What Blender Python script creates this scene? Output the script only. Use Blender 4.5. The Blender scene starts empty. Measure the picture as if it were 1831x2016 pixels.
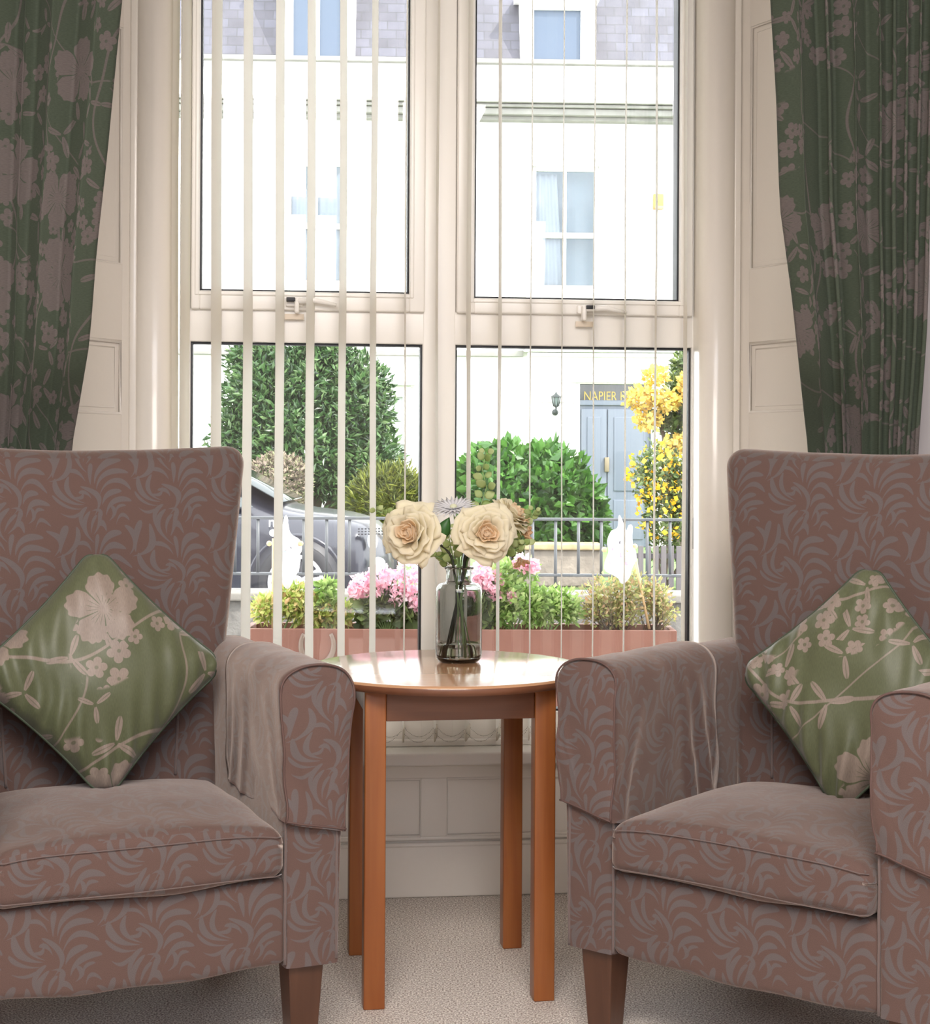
import bpy, math, random
from mathutils import Vector, Matrix, noise
R_ = math.radians
sc = bpy.context.scene
COL = sc.collection
random.seed(11)

# ------------------------------------------------------------------ camera
F = 3100.0; CX = 915.5; CY = 900.0; EYE = 1.10; ROLL = 0.005
cr, sr = math.cos(ROLL), math.sin(ROLL)
cam_d = bpy.data.cameras.new('camera'); cam = bpy.data.objects.new('camera', cam_d); COL.objects.link(cam)
cam_d.sensor_fit = 'HORIZONTAL'; cam_d.sensor_width = 36.0; cam_d.lens = 36.0 * F / 1831.0
cam_d.shift_x = 0.0; cam_d.shift_y = -(1008.0 - CY) / 1831.0
cam_d.clip_start = 0.05; cam_d.clip_end = 300
cam.matrix_world = Matrix(((cr, -sr, 0, 0), (0, 0, -1, 0), (sr, cr, 0, EYE), (0, 0, 0, 1)))
sc.camera = cam

# ------------------------------------------------------------------ light
sc.view_settings.view_transform = 'Standard'; sc.view_settings.look = 'None'
sc.view_settings.gamma = 1.0; sc.view_settings.use_curve_mapping = False
sc.view_settings.exposure = 0.0
W = bpy.data.worlds.new('world'); sc.world = W; W.use_nodes = True
bg = W.node_tree.nodes['Background']; bg.inputs[0].default_value = (0.93, 0.97, 1.0, 1); bg.inputs[1].default_value = 7.0
sun_d = bpy.data.lights.new('sun', 'SUN'); sun_d.energy = 7.0; sun_d.angle = R_(0.6); sun_d.color = (1.0, 0.96, 0.88)
sun = bpy.data.objects.new('sun', sun_d); COL.objects.link(sun)
sun.rotation_euler = Vector((0.55, -0.42, 0.85)).to_track_quat('Z', 'Y').to_euler()
def area(name, loc, target, sx, sy, power, color):
    d = bpy.data.lights.new(name, 'AREA'); d.shape = 'RECTANGLE'; d.size = sx; d.size_y = sy; d.energy = power; d.color = color
    o = bpy.data.objects.new(name, d); COL.objects.link(o); o.location = loc
    o.rotation_euler = (Vector(loc) - Vector(target)).to_track_quat('Z', 'Y').to_euler(); return o
area('ceiling_fill_light', (0.0, 0.7, 2.62), (0, 1.3, 0), 1.6, 1.6, 138, (1.0, 0.91, 0.84))  # overhead fill added to brighten the room, not an actual lamp
area('rear_fill_light', (0.4, -1.95, 2.26), (0.0, 3.2, 0.8), 3.0, .74, 60, (0.86, 0.90, 1.0))  # added fill from behind the camera; the back wall has no window

# ------------------------------------------------------------------ pixel helpers
def P(px, py, D):
    cx = (px - CX) / F; cy = (CY - py) / F
    return Vector((D * (cx * cr - cy * sr), D, EYE + D * (cx * sr + cy * cr)))
class Frame:
    """a vertical plane: origin (x0,y0), turned by ang; u along it, v away from the camera"""
    def __init__(s, x0, y0, ang): s.x0, s.y0, s.a = x0, y0, ang; s.c, s.s = math.cos(ang), math.sin(ang)
    def at(s, px, py, v=0.0):
        d = P(px, py, 1.0) - Vector((0, 0, EYE))
        ox, oy = s.x0 - s.s * v, s.y0 + s.c * v
        t = (-s.s * ox + s.c * oy) / (-s.s * d.x + s.c * d.y)
        x, y = d.x * t - s.x0, d.y * t - s.y0
        return (x * s.c + y * s.s, EYE + d.z * t)
    def u(s, px, v=0.0, py=900): return s.at(px, py, v)[0]
    def z(s, py, v=0.0, px=915): return s.at(px, py, v)[1]
    def place(s, o): o.location = (s.x0, s.y0, 0); o.rotation_euler = (0, 0, s.a); return o

# ------------------------------------------------------------------ mesh helpers
class MB:
    def __init__(s): s.v = []; s.f = []; s.sm = []
    def add(s, vs, fs, smooth=True):
        b = len(s.v); s.v += [tuple(p) for p in vs]; s.f += [tuple(i + b for i in f) for f in fs]; s.sm += [smooth] * len(fs); return s
    def box(s, x0, x1, y0, y1, z0, z1, smooth=False):
        return s.add([(x0,y0,z0),(x1,y0,z0),(x1,y1,z0),(x0,y1,z0),(x0,y0,z1),(x1,y0,z1),(x1,y1,z1),(x0,y1,z1)],
                     [(0,3,2,1),(4,5,6,7),(0,1,5,4),(1,2,6,5),(2,3,7,6),(3,0,4,7)], smooth)
    def rbox(s, x0, x1, y0, y1, z0, z1, r=0.01, n=(2,2,2), k=3, fn=None, smooth=True):
        h = ((x1-x0)/2, (y1-y0)/2, (z1-z0)/2); c = ((x1+x0)/2, (y1+y0)/2, (z1+z0)/2)
        r = min(r, min(h) * 0.999)
        ax = []
        for i in range(3):
            a = [-h[i] + r * j / k for j in range(k)]
            inner = h[i] - r
            m = [-inner + 2 * inner * j / n[i] for j in range(n[i] + 1)]
            ax.append(a + m + [-q for q in reversed(a)])
        key = {}; vs = []; fs = []
        def vid(p):
            kk = (round(p[0], 6), round(p[1], 6), round(p[2], 6))
            if kk not in key:
                q = [max(-(h[i]-r), min(h[i]-r, p[i])) for i in range(3)]
                d = Vector([p[i]-q[i] for i in range(3)])
                if d.length > 1e-9: d = d.normalized() * r
                w = (q[0]+d.x+c[0], q[1]+d.y+c[1], q[2]+d.z+c[2])
                if fn: w = tuple(fn(*w))
                key[kk] = len(vs); vs.append(w)
            return key[kk]
        for a in range(3):
            b, d = (a+1) % 3, (a+2) % 3
            for sg in (-1, 1):
                for i in range(len(ax[b])-1):
                    for j in range(len(ax[d])-1):
                        q = []
                        for (ii, jj) in ((i,j),(i+1,j),(i+1,j+1),(i,j+1)):
                            p = [0,0,0]; p[a] = sg*h[a]; p[b] = ax[b][ii]; p[d] = ax[d][jj]; q.append(vid(p))
                        if sg < 0: q.reverse()
                        if len(set(q)) >= 3: fs.append(q)
        return s.add(vs, fs, smooth)
    def tube(s, pts, r, n=8, closed=False, smooth=True, cap=True):
        pts = [Vector(p) for p in pts]; m = len(pts)
        rr = r if isinstance(r, (list, tuple)) else [r]*m
        vs = []; fs = []; up = None
        for i, p in enumerate(pts):
            if closed: t = pts[(i+1) % m] - pts[i-1]
            else: t = pts[min(i+1, m-1)] - pts[max(i-1, 0)]
            if t.length < 1e-9: t = Vector((0,0,1))
            t.normalize()
            if up is None: up = t.orthogonal().normalized()
            up = (up - t * up.dot(t))
            if up.length < 1e-6: up = t.orthogonal()
            up.normalize(); sd = t.cross(up)
            for j in range(n):
                a = 2*math.pi*j/n; vs.append(p + (up*math.cos(a) + sd*math.sin(a)) * rr[i])
        for i in range(m if closed else m-1):
            for j in range(n):
                i2 = (i+1) % m
                fs.append((i*n+j, i*n+(j+1)%n, i2*n+(j+1)%n, i2*n+j))
        if cap and not closed:
            fs.append(tuple(reversed(range(n)))); fs.append(tuple((m-1)*n+j for j in range(n)))
        return s.add(vs, fs, smooth)
    def lathe(s, prof, c=(0,0,0), n=32, smooth=True, fn=None, axis='z'):
        vs = []; fs = []
        for (r, z) in prof:
            for j in range(n):
                a = 2*math.pi*j/n
                if axis == 'z': p = (c[0]+r*math.cos(a), c[1]+r*math.sin(a), c[2]+z)
                else: p = (c[0]+r*math.cos(a), c[1]+z, c[2]+r*math.sin(a))
                vs.append(fn(*p) if fn else p)
        for i in range(len(prof)-1):
            for j in range(n):
                q = (i*n+j, i*n+(j+1)%n, (i+1)*n+(j+1)%n, (i+1)*n+j)
                fs.append(q if axis == 'z' else tuple(reversed(q)))
        return s.add(vs, fs, smooth)
    def grid(s, fn, nu, nv, smooth=True, double=0.0):
        vs = []; fs = []
        for i in range(nu+1):
            for j in range(nv+1): vs.append(fn(i/nu, j/nv))
        for i in range(nu):
            for j in range(nv): fs.append((i*(nv+1)+j, (i+1)*(nv+1)+j, (i+1)*(nv+1)+j+1, i*(nv+1)+j+1))
        return s.add(vs, fs, smooth)
    def ball(s, c, r, n=8, m=6, sc_=(1,1,1)):
        prof = [(max(1e-4, r*math.sin(math.pi*i/m)), -r*math.cos(math.pi*i/m)) for i in range(m+1)]
        return s.lathe(prof, (0,0,0), n, fn=lambda x,y,z: (c[0]+x*sc_[0], c[1]+y*sc_[1], c[2]+z*sc_[2]))
    def prism(s, pts, y0, y1, smooth=False):
        """outline in (x,z), extruded in y"""
        n = len(pts); vs = [(x, y0, z) for x, z in pts] + [(x, y1, z) for x, z in pts]
        fs = [tuple(range(n)), tuple(reversed(range(n, 2*n)))] + [(i, i+n, (i+1) % n + n, (i+1) % n) for i in range(n)]
        return s.add(vs, fs, smooth)
    def xf(s, M):
        s.v = [tuple(M @ Vector(p)) for p in s.v]; return s
    def build(s, name, mat, parent=None, uv=None, loc=None, autosmooth=None, solid=None, subd=0, kind=None):
        me = bpy.data.meshes.new(name); me.from_pydata(s.v, [], s.f)
        me.polygons.foreach_set('use_smooth', s.sm)
        me.update()
        if uv is not None:
            L = me.uv_layers.new(name='UVMap')
            for p in me.polygons:
                n = p.normal; ax = max(range(3), key=lambda i: abs(n[i]))
                for li in p.loop_indices:
                    vi = me.loops[li].vertex_index
                    if callable(uv): L.data[li].uv = uv(vi)
                    else:
                        c = me.vertices[vi].co
                        L.data[li].uv = (c.y + .33, c.z) if ax == 0 else ((c.x, c.z) if ax == 1 else (c.x, c.y + .5))
        me.materials.append(mat)
        o = bpy.data.objects.new(name, me); COL.objects.link(o)
        if parent: o.parent = parent
        if loc: o.location = loc
        if solid:
            m = o.modifiers.new('solid', 'SOLIDIFY'); m.thickness = solid; m.offset = 0
        if subd:
            m = o.modifiers.new('sub', 'SUBSURF'); m.levels = subd; m.render_levels = subd
        if kind: o['kind'] = kind
        return o
def empty(name, loc=(0,0,0), rz=0.0):
    o = bpy.data.objects.new(name, None); o.empty_display_size = .1; COL.objects.link(o); o.location = loc; o.rotation_euler = (0,0,rz); return o
def tag(o, label=None, cat=None, group=None, kind=None):
    if label: o['label'] = label
    if cat: o['category'] = cat
    if group: o['group'] = group
    if kind: o['kind'] = kind
    return o
def holes_wall(mb, x0, x1, z0, z1, y0, y1, holes):
    xs = sorted({x0, x1, *[h[0] for h in holes], *[h[1] for h in holes]}); zs = sorted({z0, z1, *[h[2] for h in holes], *[h[3] for h in holes]})
    for i in range(len(xs)-1):
        for j in range(len(zs)-1):
            mx, mz = (xs[i]+xs[i+1])/2, (zs[j]+zs[j+1])/2
            if any(h[0] < mx < h[1] and h[2] < mz < h[3] for h in holes): continue
            mb.box(xs[i], xs[i+1], y0, y1, zs[j], zs[j+1])
    return mb
def text_mesh(txt, size, depth, font_scale=(1,1)):
    cu = bpy.data.curves.new('t', 'FONT'); cu.body = txt; cu.size = size; cu.extrude = depth; cu.align_x = 'LEFT'; cu.resolution_u = 3
    ob = bpy.data.objects.new('t', cu); COL.objects.link(ob)
    bpy.context.view_layer.update()
    me = bpy.data.meshes.new_from_object(ob)
    mb = MB(); mb.add([(v.co.x*font_scale[0], -v.co.z, v.co.y*font_scale[1]) for v in me.vertices], [tuple(p.vertices) for p in me.polygons], False)
    bpy.data.objects.remove(ob); return mb

# ------------------------------------------------------------------ node expression helper
class NT:
    def __init__(s, nt): s.nt = nt
    def node(s, t, **kw):
        n = s.nt.nodes.new(t)
        for k, v in kw.items(): setattr(n, k, v)
        return n
    def m(s, op, *a):
        n = s.nt.nodes.new('ShaderNodeMath'); n.operation = op
        for i, q in enumerate(a):
            if isinstance(q, E): s.nt.links.new(q.k, n.inputs[i])
            else: n.inputs[i].default_value = q
        return E(s, n.outputs[0])
class E:
    def __init__(s, t, k): s.t = t; s.k = k
    def __add__(s, o): return s.t.m('ADD', s, o)
    __radd__ = __add__
    def __sub__(s, o): return s.t.m('SUBTRACT', s, o)
    def __rsub__(s, o): return s.t.m('SUBTRACT', o, s)
    def __mul__(s, o): return s.t.m('MULTIPLY', s, o)
    __rmul__ = __mul__
    def __truediv__(s, o): return s.t.m('DIVIDE', s, o)
    def fr(s): return s.t.m('FRACT', s)
    def fl(s): return s.t.m('FLOOR', s)
    def ab(s): return s.t.m('ABSOLUTE', s)
    def sin(s): return s.t.m('SINE', s)
    def cos(s): return s.t.m('COSINE', s)
    def pw(s, p): return s.t.m('POWER', s, p)
    def lt(s, o): return s.t.m('LESS_THAN', s, o)
    def gt(s, o): return s.t.m('GREATER_THAN', s, o)
    def mx(s, o): return s.t.m('MAXIMUM', s, o)
    def mn(s, o): return s.t.m('MINIMUM', s, o)
    def at2(s, o): return s.t.m('ARCTAN2', s, o)
    def step(s, w=0.01):
        n = s.t.nt.nodes.new('ShaderNodeMapRange'); n.interpolation_type = 'SMOOTHSTEP'
        s.t.nt.links.new(s.k, n.inputs[0]); n.inputs[1].default_value = -w; n.inputs[2].default_value = w
        return E(s.t, n.outputs[0])
def lnk(nt, a, b): nt.links.new(a.k if isinstance(a, E) else a, b)

def mat(name, col, rough=0.6, spec=0.5, metal=0.0, bump=None, noise_=None, coat=0.0, sheen=0.0, transl=0.0, isl=None, subs=0.0):
    """bump=(scale,strength,dist) noise_=(scale,amount) isl=list of colours per leaf"""
    m = bpy.data.materials.new(name); m.use_nodes = True; nt = m.node_tree; T = NT(nt)
    b = nt.nodes['Principled BSDF']
    b.inputs['Base Color'].default_value = (*col, 1); b.inputs['Roughness'].default_value = rough
    b.inputs['Metallic'].default_value = metal; b.inputs['Specular IOR Level'].default_value = spec
    b.inputs['Coat Weight'].default_value = coat; b.inputs['Coat Roughness'].default_value = .08
    b.inputs['Sheen Weight'].default_value = sheen; b.inputs['Sheen Roughness'].default_value = .5
    tc = T.node('ShaderNodeTexCoord'); colsock = None
    if isl:
        g = T.node('ShaderNodeNewGeometry'); r = T.node('ShaderNodeValToRGB'); nt.links.new(g.outputs['Random Per Island'], r.inputs[0])
        while len(r.color_ramp.elements) < len(isl): r.color_ramp.elements.new(.5)
        for i, c in enumerate(isl):
            r.color_ramp.elements[i].position = i/(len(isl)-1); r.color_ramp.elements[i].color = (*c, 1)
        colsock = r.outputs[0]
    if noise_:
        n = T.node('ShaderNodeTexNoise'); n.inputs['Scale'].default_value = noise_[0]; n.inputs['Detail'].default_value = 4
        nt.links.new(tc.outputs['Object'], n.inputs[0])
        hs = T.node('ShaderNodeHueSaturation'); mr = T.node('ShaderNodeMapRange')
        nt.links.new(n.outputs['Fac'], mr.inputs[0]); mr.inputs[1].default_value = .3; mr.inputs[2].default_value = .7
        mr.inputs[3].default_value = 1-noise_[1]; mr.inputs[4].default_value = 1+noise_[1]
        nt.links.new(mr.outputs[0], hs.inputs['Value'])
        if colsock: nt.links.new(colsock, hs.inputs['Color'])
        else: hs.inputs['Color'].default_value = (*col, 1)
        colsock = hs.outputs[0]
    if colsock: nt.links.new(colsock, b.inputs['Base Color'])
    if bump:
        n = T.node('ShaderNodeTexNoise'); n.inputs['Scale'].default_value = bump[0]; n.inputs['Detail'].default_value = 3
        nt.links.new(tc.outputs['Object'], n.inputs[0])
        bp = T.node('ShaderNodeBump'); bp.inputs['Strength'].default_value = bump[1]; bp.inputs['Distance'].default_value = bump[2]
        nt.links.new(n.outputs['Fac'], bp.inputs['Height']); nt.links.new(bp.outputs[0], b.inputs['Normal'])
    if transl:
        tr = T.node('ShaderNodeBsdfTranslucent'); tr.inputs[0].default_value = (*col, 1)
        if colsock: nt.links.new(colsock, tr.inputs[0])
        mx = T.node('ShaderNodeMixShader'); mx.inputs[0].default_value = transl
        out = nt.nodes['Material Output']
        nt.links.new(b.outputs[0], mx.inputs[1]); nt.links.new(tr.outputs[0], mx.inputs[2]); nt.links.new(mx.outputs[0], out.inputs[0])
    return m

def weave(T, tc_uv, b, scale=900, strength=.25):
    n = T.node('ShaderNodeTexNoise'); n.inputs['Scale'].default_value = scale; n.inputs['Detail'].default_value = 1
    T.nt.links.new(tc_uv, n.inputs[0])
    bp = T.node('ShaderNodeBump'); bp.inputs['Strength'].default_value = strength; bp.inputs['Distance'].default_value = .002
    T.nt.links.new(n.outputs['Fac'], bp.inputs['Height']); T.nt.links.new(bp.outputs[0], b.inputs['Normal'])
    return n

PL = [((855,655),(828,345),.30,30),((878,545),(985,545),.62,36),((815,565),(892,395),.10,17),((850,345),(945,415),.35,22),((1010,465),(1038,315),-.25,22),
      ((885,770),(885,580),.0,24),((838,735),(665,650),-.20,22),((925,765),(1140,562),.22,36),((935,822),(1188,692),.28,33),((955,885),(1215,865),.42,30),
      ((965,985),(1130,872),.2,32),((985,1100),(1220,975),.28,33),((1215,745),(1172,505),-.32,30),((1265,722),(1320,465),.05,33),((1235,760),(1415,490),-.26,32),
      ((1080,500),(1205,462),.5,22),((870,1090),(785,780),-.36,32),((868,905),(752,838),-.22,22),((780,960),(540,735),.24,34),((800,945),(672,700),.30,28),
      ((760,1000),(515,890),.16,18),((790,805),(705,895),.35,20),((555,1045),(735,1040),-.2,18),((755,1250),(805,985),.22,26),((845,1270),(925,1060),-.1,22),((1075,1095),(1165,1020),.3,18)]
def plume_mask(U, V):
    """U, V in metres; curved drops on a square lattice traced from the cloth"""
    k = .165/740.; CW, CH = 740.*k, 690.*k; out = None
    for (S, T_, h, w) in PL:
        sx, sy, ex, ey = S[0]*k, -S[1]*k, T_[0]*k, -T_[1]*k
        dx, dy = ex-sx, ey-sy; L = (dx*dx+dy*dy)**.5; dx /= L; dy /= L
        cx, cy = (sx+ex)/2 - dy*h*L*.5, (sy+ey)/2 + dx*h*L*.5
        yy = V*(1/CH) - cy/CH; yy = (yy-(yy+.5).fl())*CH
        xx = U*(1/CW) - cx/CW; xx = (xx - (xx+.5).fl())*CW
        qx, qy = xx + (cx-sx), yy + (cy-sy)
        t = (qx*dx + qy*dy)*(1/L); n = qx*(-dy) + qy*dx
        tc = t.mx(0.0).mn(1.0)
        c = tc*(1.0-tc)*(4*h*L)
        prof = (tc+.02).pw(.8)*(1.03-tc.pw(5.0)).pw(.5)*(w*k*1.28)
        d = prof - (n-c).ab() - ((t-.5).ab()-.5).mx(0.0)*1.0
        m = d.step(.0009)
        out = m if out is None else out.mx(m)
    return out

def plume_fabric(name, ground, light, cell=0.125):
    m = bpy.data.materials.new(name); m.use_nodes = True; nt = m.node_tree; T = NT(nt); b = nt.nodes['Principled BSDF']
    tc = T.node('ShaderNodeTexCoord'); sp = T.node('ShaderNodeSeparateXYZ')
    nz = T.node('ShaderNodeTexNoise'); nz.inputs['Scale'].default_value = 9; nz.inputs['Detail'].default_value = 0
    nt.links.new(tc.outputs['UV'], nz.inputs[0])
    mixv = T.node('ShaderNodeVectorMath', operation='MULTIPLY_ADD'); nt.links.new(nz.outputs['Color'], mixv.inputs[0])
    mixv.inputs[1].default_value = (.03, .03, 0); nt.links.new(tc.outputs['UV'], mixv.inputs[2])
    nt.links.new(mixv.outputs[0], sp.inputs[0])
    msk = plume_mask(E(T, sp.outputs[0]), E(T, sp.outputs[1]))
    mc = T.node('ShaderNodeMix', data_type='RGBA'); lnk(nt, msk, mc.inputs[0])
    mc.inputs[6].default_value = (*ground, 1); mc.inputs[7].default_value = (*light, 1)
    fine = weave(T, tc.outputs['UV'], b, 1100, .35)
    hs = T.node('ShaderNodeHueSaturation'); mr = T.node('ShaderNodeMapRange'); nt.links.new(fine.outputs['Fac'], mr.inputs[0])
    mr.inputs[1].default_value = .3; mr.inputs[2].default_value = .7; mr.inputs[3].default_value = .86; mr.inputs[4].default_value = 1.14
    nt.links.new(mr.outputs[0], hs.inputs['Value']); nt.links.new(mc.outputs[2], hs.inputs['Color']); nt.links.new(hs.outputs[0], b.inputs['Base Color'])
    b.inputs['Roughness'].default_value = .85; b.inputs['Specular IOR Level'].default_value = .2
    b.inputs['Sheen Weight'].default_value = .8; b.inputs['Sheen Roughness'].default_value = .35; b.inputs['Sheen Tint'].default_value = (1, .85, .75, 1)
    return m

def floral_fabric(name, ground, motif, S=1.0, transl=0.0, rough=.7, sheen=.1, ox=0.0, oy=0.0, coat=0.0):
    m = bpy.data.materials.new(name); m.use_nodes = True; nt = m.node_tree; T = NT(nt); b = nt.nodes['Principled BSDF']
    tc = T.node('ShaderNodeTexCoord'); mp = T.node('ShaderNodeMapping'); nt.links.new(tc.outputs['UV'], mp.inputs[0])
    mp.inputs['Location'].default_value = (ox, oy, 0); mp.inputs['Scale'].default_value = (1/S, 1/S, 1)
    def cells(cell, rnd, off):
        v = T.node('ShaderNodeTexVoronoi', voronoi_dimensions='2D'); v.inputs['Scale'].default_value = 1/cell; v.inputs['Randomness'].default_value = rnd
        ad = T.node('ShaderNodeVectorMath', operation='ADD'); ad.inputs[1].default_value = (off, off*.7, 0); nt.links.new(mp.outputs[0], ad.inputs[0])
        nt.links.new(ad.outputs[0], v.inputs['Vector'])
        sb = T.node('ShaderNodeVectorMath', operation='SUBTRACT'); nt.links.new(ad.outputs[0], sb.inputs[0]); nt.links.new(v.outputs['Position'], sb.inputs[1])
        s1 = T.node('ShaderNodeSeparateXYZ'); nt.links.new(sb.outputs[0], s1.inputs[0])
        s2 = T.node('ShaderNodeSeparateColor'); nt.links.new(v.outputs['Color'], s2.inputs[0])
        x, y = E(T, s1.outputs[0]), E(T, s1.outputs[1]); c1, c2, c3 = (E(T, s2.outputs[i]) for i in range(3))
        r = (x*x + y*y).pw(.5); th = y.at2(x)
        return r, th, c1, c2, c3
    # big open flowers: five broad scalloped petals with dark veins
    r, th, c1, c2, c3 = cells(.235, .55, 3.1)
    a = th * 2.5 + c1 * 6.28
    lob = a.cos().ab()
    Rr = (.034 + lob.pw(.55) * .030) * (.8 + c2 * .45) + (th * 23.0).sin() * .0022
    fl = (Rr - r).step(.0012)
    gap = (.10 - lob).step(.05) * (r - .012).step(.002)
    vein = (.22 - (a * 4.0).sin().ab()).step(.1) * (.030 - r).step(.006) * (r - .010).step(.003)
    big = (fl - gap * .9 - vein * .8).mx(0.0) * (c3 - .3).step(.01)
    # sprays of small blossom
    r, th, c1, c2, c3 = cells(.052, .8, 7.7)
    nzb = T.node('ShaderNodeTexNoise', noise_dimensions='2D'); nzb.inputs['Scale'].default_value = 4.6; nzb.inputs['Detail'].default_value = 0
    nt.links.new(mp.outputs[0], nzb.inputs[0]); NB = E(T, nzb.outputs['Fac'])
    a = th * 2.5 + c1 * 6.28
    small = (((.010 + a.cos().ab().pw(.6) * .0085) * (.7 + c2*.6)) - r).step(.0008) * (NB - .49).step(.01)
    small = (small - (.0035 - r).step(.001) * .7).mx(0.0)
    # pointed leaves in pairs
    r, th, c1, c2, c3 = cells(.098, .9, 12.4)
    a = th + c1 * 6.28
    leaf = ((a*1.5).cos().ab().pw(9.0) * .043 * (.75 + c2 * .5) - r).step(.0012) * (r - .004).step(.001)
    rib = (.05 - (a*1.5).sin().ab()).step(.02)
    leaf = (leaf - rib * .55).mx(0.0) * (c3 - .25).step(.01)
    # winding branches
    s0 = T.node('ShaderNodeSeparateXYZ'); nt.links.new(mp.outputs[0], s0.inputs[0]); X, Y = E(T, s0.outputs[0]), E(T, s0.outputs[1])
    bend = (Y * 11.0).sin() * .045 + (Y * 27.0 + X * 9.0).sin() * .010
    br = (.0032 - (((X + bend) / .21).fr() - .5).ab() * .21).step(.0012)
    bend2 = (X * 14.0).sin() * .04 + (X * 31.0).sin() * .008
    br2 = (.0020 - (((Y + bend2 + X*.6) / .19).fr() - .5).ab() * .19).step(.001) * (.53 - NB).step(.01)
    msk = big.mx(small).mx(leaf).mx(br * (1.0 - (.006 - (Rr*0.0)).step(.001)) * 0.0 + br * .9).mx(br2 * .8)
    mc = T.node('ShaderNodeMix', data_type='RGBA'); lnk(nt, msk, mc.inputs[0])
    mc.inputs[6].default_value = (*ground, 1); mc.inputs[7].default_value = (*motif, 1)
    fine = T.node('ShaderNodeTexNoise'); fine.inputs['Scale'].default_value = 1.0; fine.inputs['Detail'].default_value = 2
    mp2 = T.node('ShaderNodeMapping'); nt.links.new(tc.outputs['UV'], mp2.inputs[0]); mp2.inputs['Scale'].default_value = (120, 900, 1); nt.links.new(mp2.outputs[0], fine.inputs[0])
    hs = T.node('ShaderNodeHueSaturation'); mr = T.node('ShaderNodeMapRange'); nt.links.new(fine.outputs['Fac'], mr.inputs[0])
    mr.inputs[1].default_value = .3; mr.inputs[2].default_value = .7; mr.inputs[3].default_value = .86; mr.inputs[4].default_value = 1.14
    nt.links.new(mr.outputs[0], hs.inputs['Value']); nt.links.new(mc.outputs[2], hs.inputs['Color']); nt.links.new(hs.outputs[0], b.inputs['Base Color'])
    b.inputs['Roughness'].default_value = rough; b.inputs['Specular IOR Level'].default_value = .35; b.inputs['Sheen Weight'].default_value = sheen
    if transl:
        tr = T.node('ShaderNodeBsdfTranslucent'); nt.links.new(hs.outputs[0], tr.inputs[0])
        mx = T.node('ShaderNodeMixShader'); mx.inputs[0].default_value = transl
        nt.links.new(b.outputs[0], mx.inputs[1]); nt.links.new(tr.outputs[0], mx.inputs[2]); nt.links.new(mx.outputs[0], nt.nodes['Material Output'].inputs[0])
    return m

def wood(name, c1, c2, rough=.35, coat=.2, axis='Z', scale=1.0):
    m = bpy.data.materials.new(name); m.use_nodes = True; nt = m.node_tree; T = NT(nt); b = nt.nodes['Principled BSDF']
    tc = T.node('ShaderNodeTexCoord'); mp = T.node('ShaderNodeMapping'); nt.links.new(tc.outputs['Object'], mp.inputs[0])
    mp.inputs['Scale'].default_value = {'Z': (30, 30, 1.6), 'X': (1.6, 30, 30)}[axis]
    n = T.node('ShaderNodeTexNoise'); n.inputs['Scale'].default_value = 1.5*scale; n.inputs['Detail'].default_value = 5; n.inputs['Distortion'].default_value = .6
    nt.links.new(mp.outputs[0], n.inputs[0]); r = T.node('ShaderNodeValToRGB'); nt.links.new(n.outputs['Fac'], r.inputs[0])
    r.color_ramp.elements[0].position = .35; r.color_ramp.elements[0].color = (*c1, 1); r.color_ramp.elements[1].position = .68; r.color_ramp.elements[1].color = (*c2, 1)
    nt.links.new(r.outputs[0], b.inputs['Base Color']); b.inputs['Roughness'].default_value = rough; b.inputs['Coat Weight'].default_value = coat; b.inputs['Coat Roughness'].default_value = .12
    return m

def clear_glass(name, tint=(1,1,1), refl=1.0, rough=0.0):
    m = bpy.data.materials.new(name); m.use_nodes = True; nt = m.node_tree; T = NT(nt); nt.nodes.remove(nt.nodes['Principled BSDF'])
    t = T.node('ShaderNodeBsdfTransparent'); t.inputs[0].default_value = (*tint, 1)
    g = T.node('ShaderNodeBsdfGlossy'); g.inputs['Roughness'].default_value = rough
    fz = T.node('ShaderNodeFresnel'); fz.inputs[0].default_value = 1.45
    k = T.m('MULTIPLY', E(T, fz.outputs[0]), refl)
    mx = T.node('ShaderNodeMixShader'); lnk(nt, k, mx.inputs[0]); nt.links.new(t.outputs[0], mx.inputs[1]); nt.links.new(g.outputs[0], mx.inputs[2])
    nt.links.new(mx.outputs[0], nt.nodes['Material Output'].inputs[0]); return m

M = {}
M['paint'] = mat('cream_gloss_paint', (.84, .79, .71), .26, .5, bump=(26, .25, .003), coat=.2)
M['upvc'] = mat('white_upvc', (.88, .85, .80), .3, .5)
M['wallp'] = mat('wall_paint', (.50, .47, .47), .8)
M['ceil'] = mat('ceiling_paint', (.8, .78, .75), .9)
M['gasket'] = mat('black_gasket', (.015, .015, .02), .5)
M['slat'] = mat('blind_fabric', (.95, .92, .85), .75, .2, transl=.55)
M['chain'] = mat('bead_chain', (.45, .42, .38), .4)
M['glass'] = clear_glass('window_glass')
M['chair'] = plume_fabric('plume_fabric', (.136, .085, .072), (.143, .119, .116))
M['pipe'] = mat('piping_fabric', (.15, .108, .098), .8, sheen=.3)
M['pipedark'] = mat('seam_fabric', (.12, .07, .06), .8)
M['curt'] = floral_fabric('curtain_fabric', (.098, .124, .085), (.215, .183, .17), 1.0, transl=.38)
M['pill'] = floral_fabric('cushion_fabric', (.100, .112, .057), (.265, .212, .175), 1.05, rough=.42, sheen=.2, ox=.11, oy=.31)
M['pillpipe'] = mat('cushion_piping', (.055, .075, .045), .6)
M['beech'] = wood('beech_top', (.50, .27, .14), (.58, .33, .18), .16, .6, 'X', .6)
M['beechleg'] = wood('beech_leg', (.27, .078, .018), (.34, .115, .028), .4, .15, 'Z')
M['apron'] = wood('beech_apron', (.155, .060, .030), (.20, .078, .036), .42, .15, 'X')
M['dkleg'] = wood('stained_leg', (.075, .03, .015), (.10, .042, .022), .4, .15, 'Z')

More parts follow.
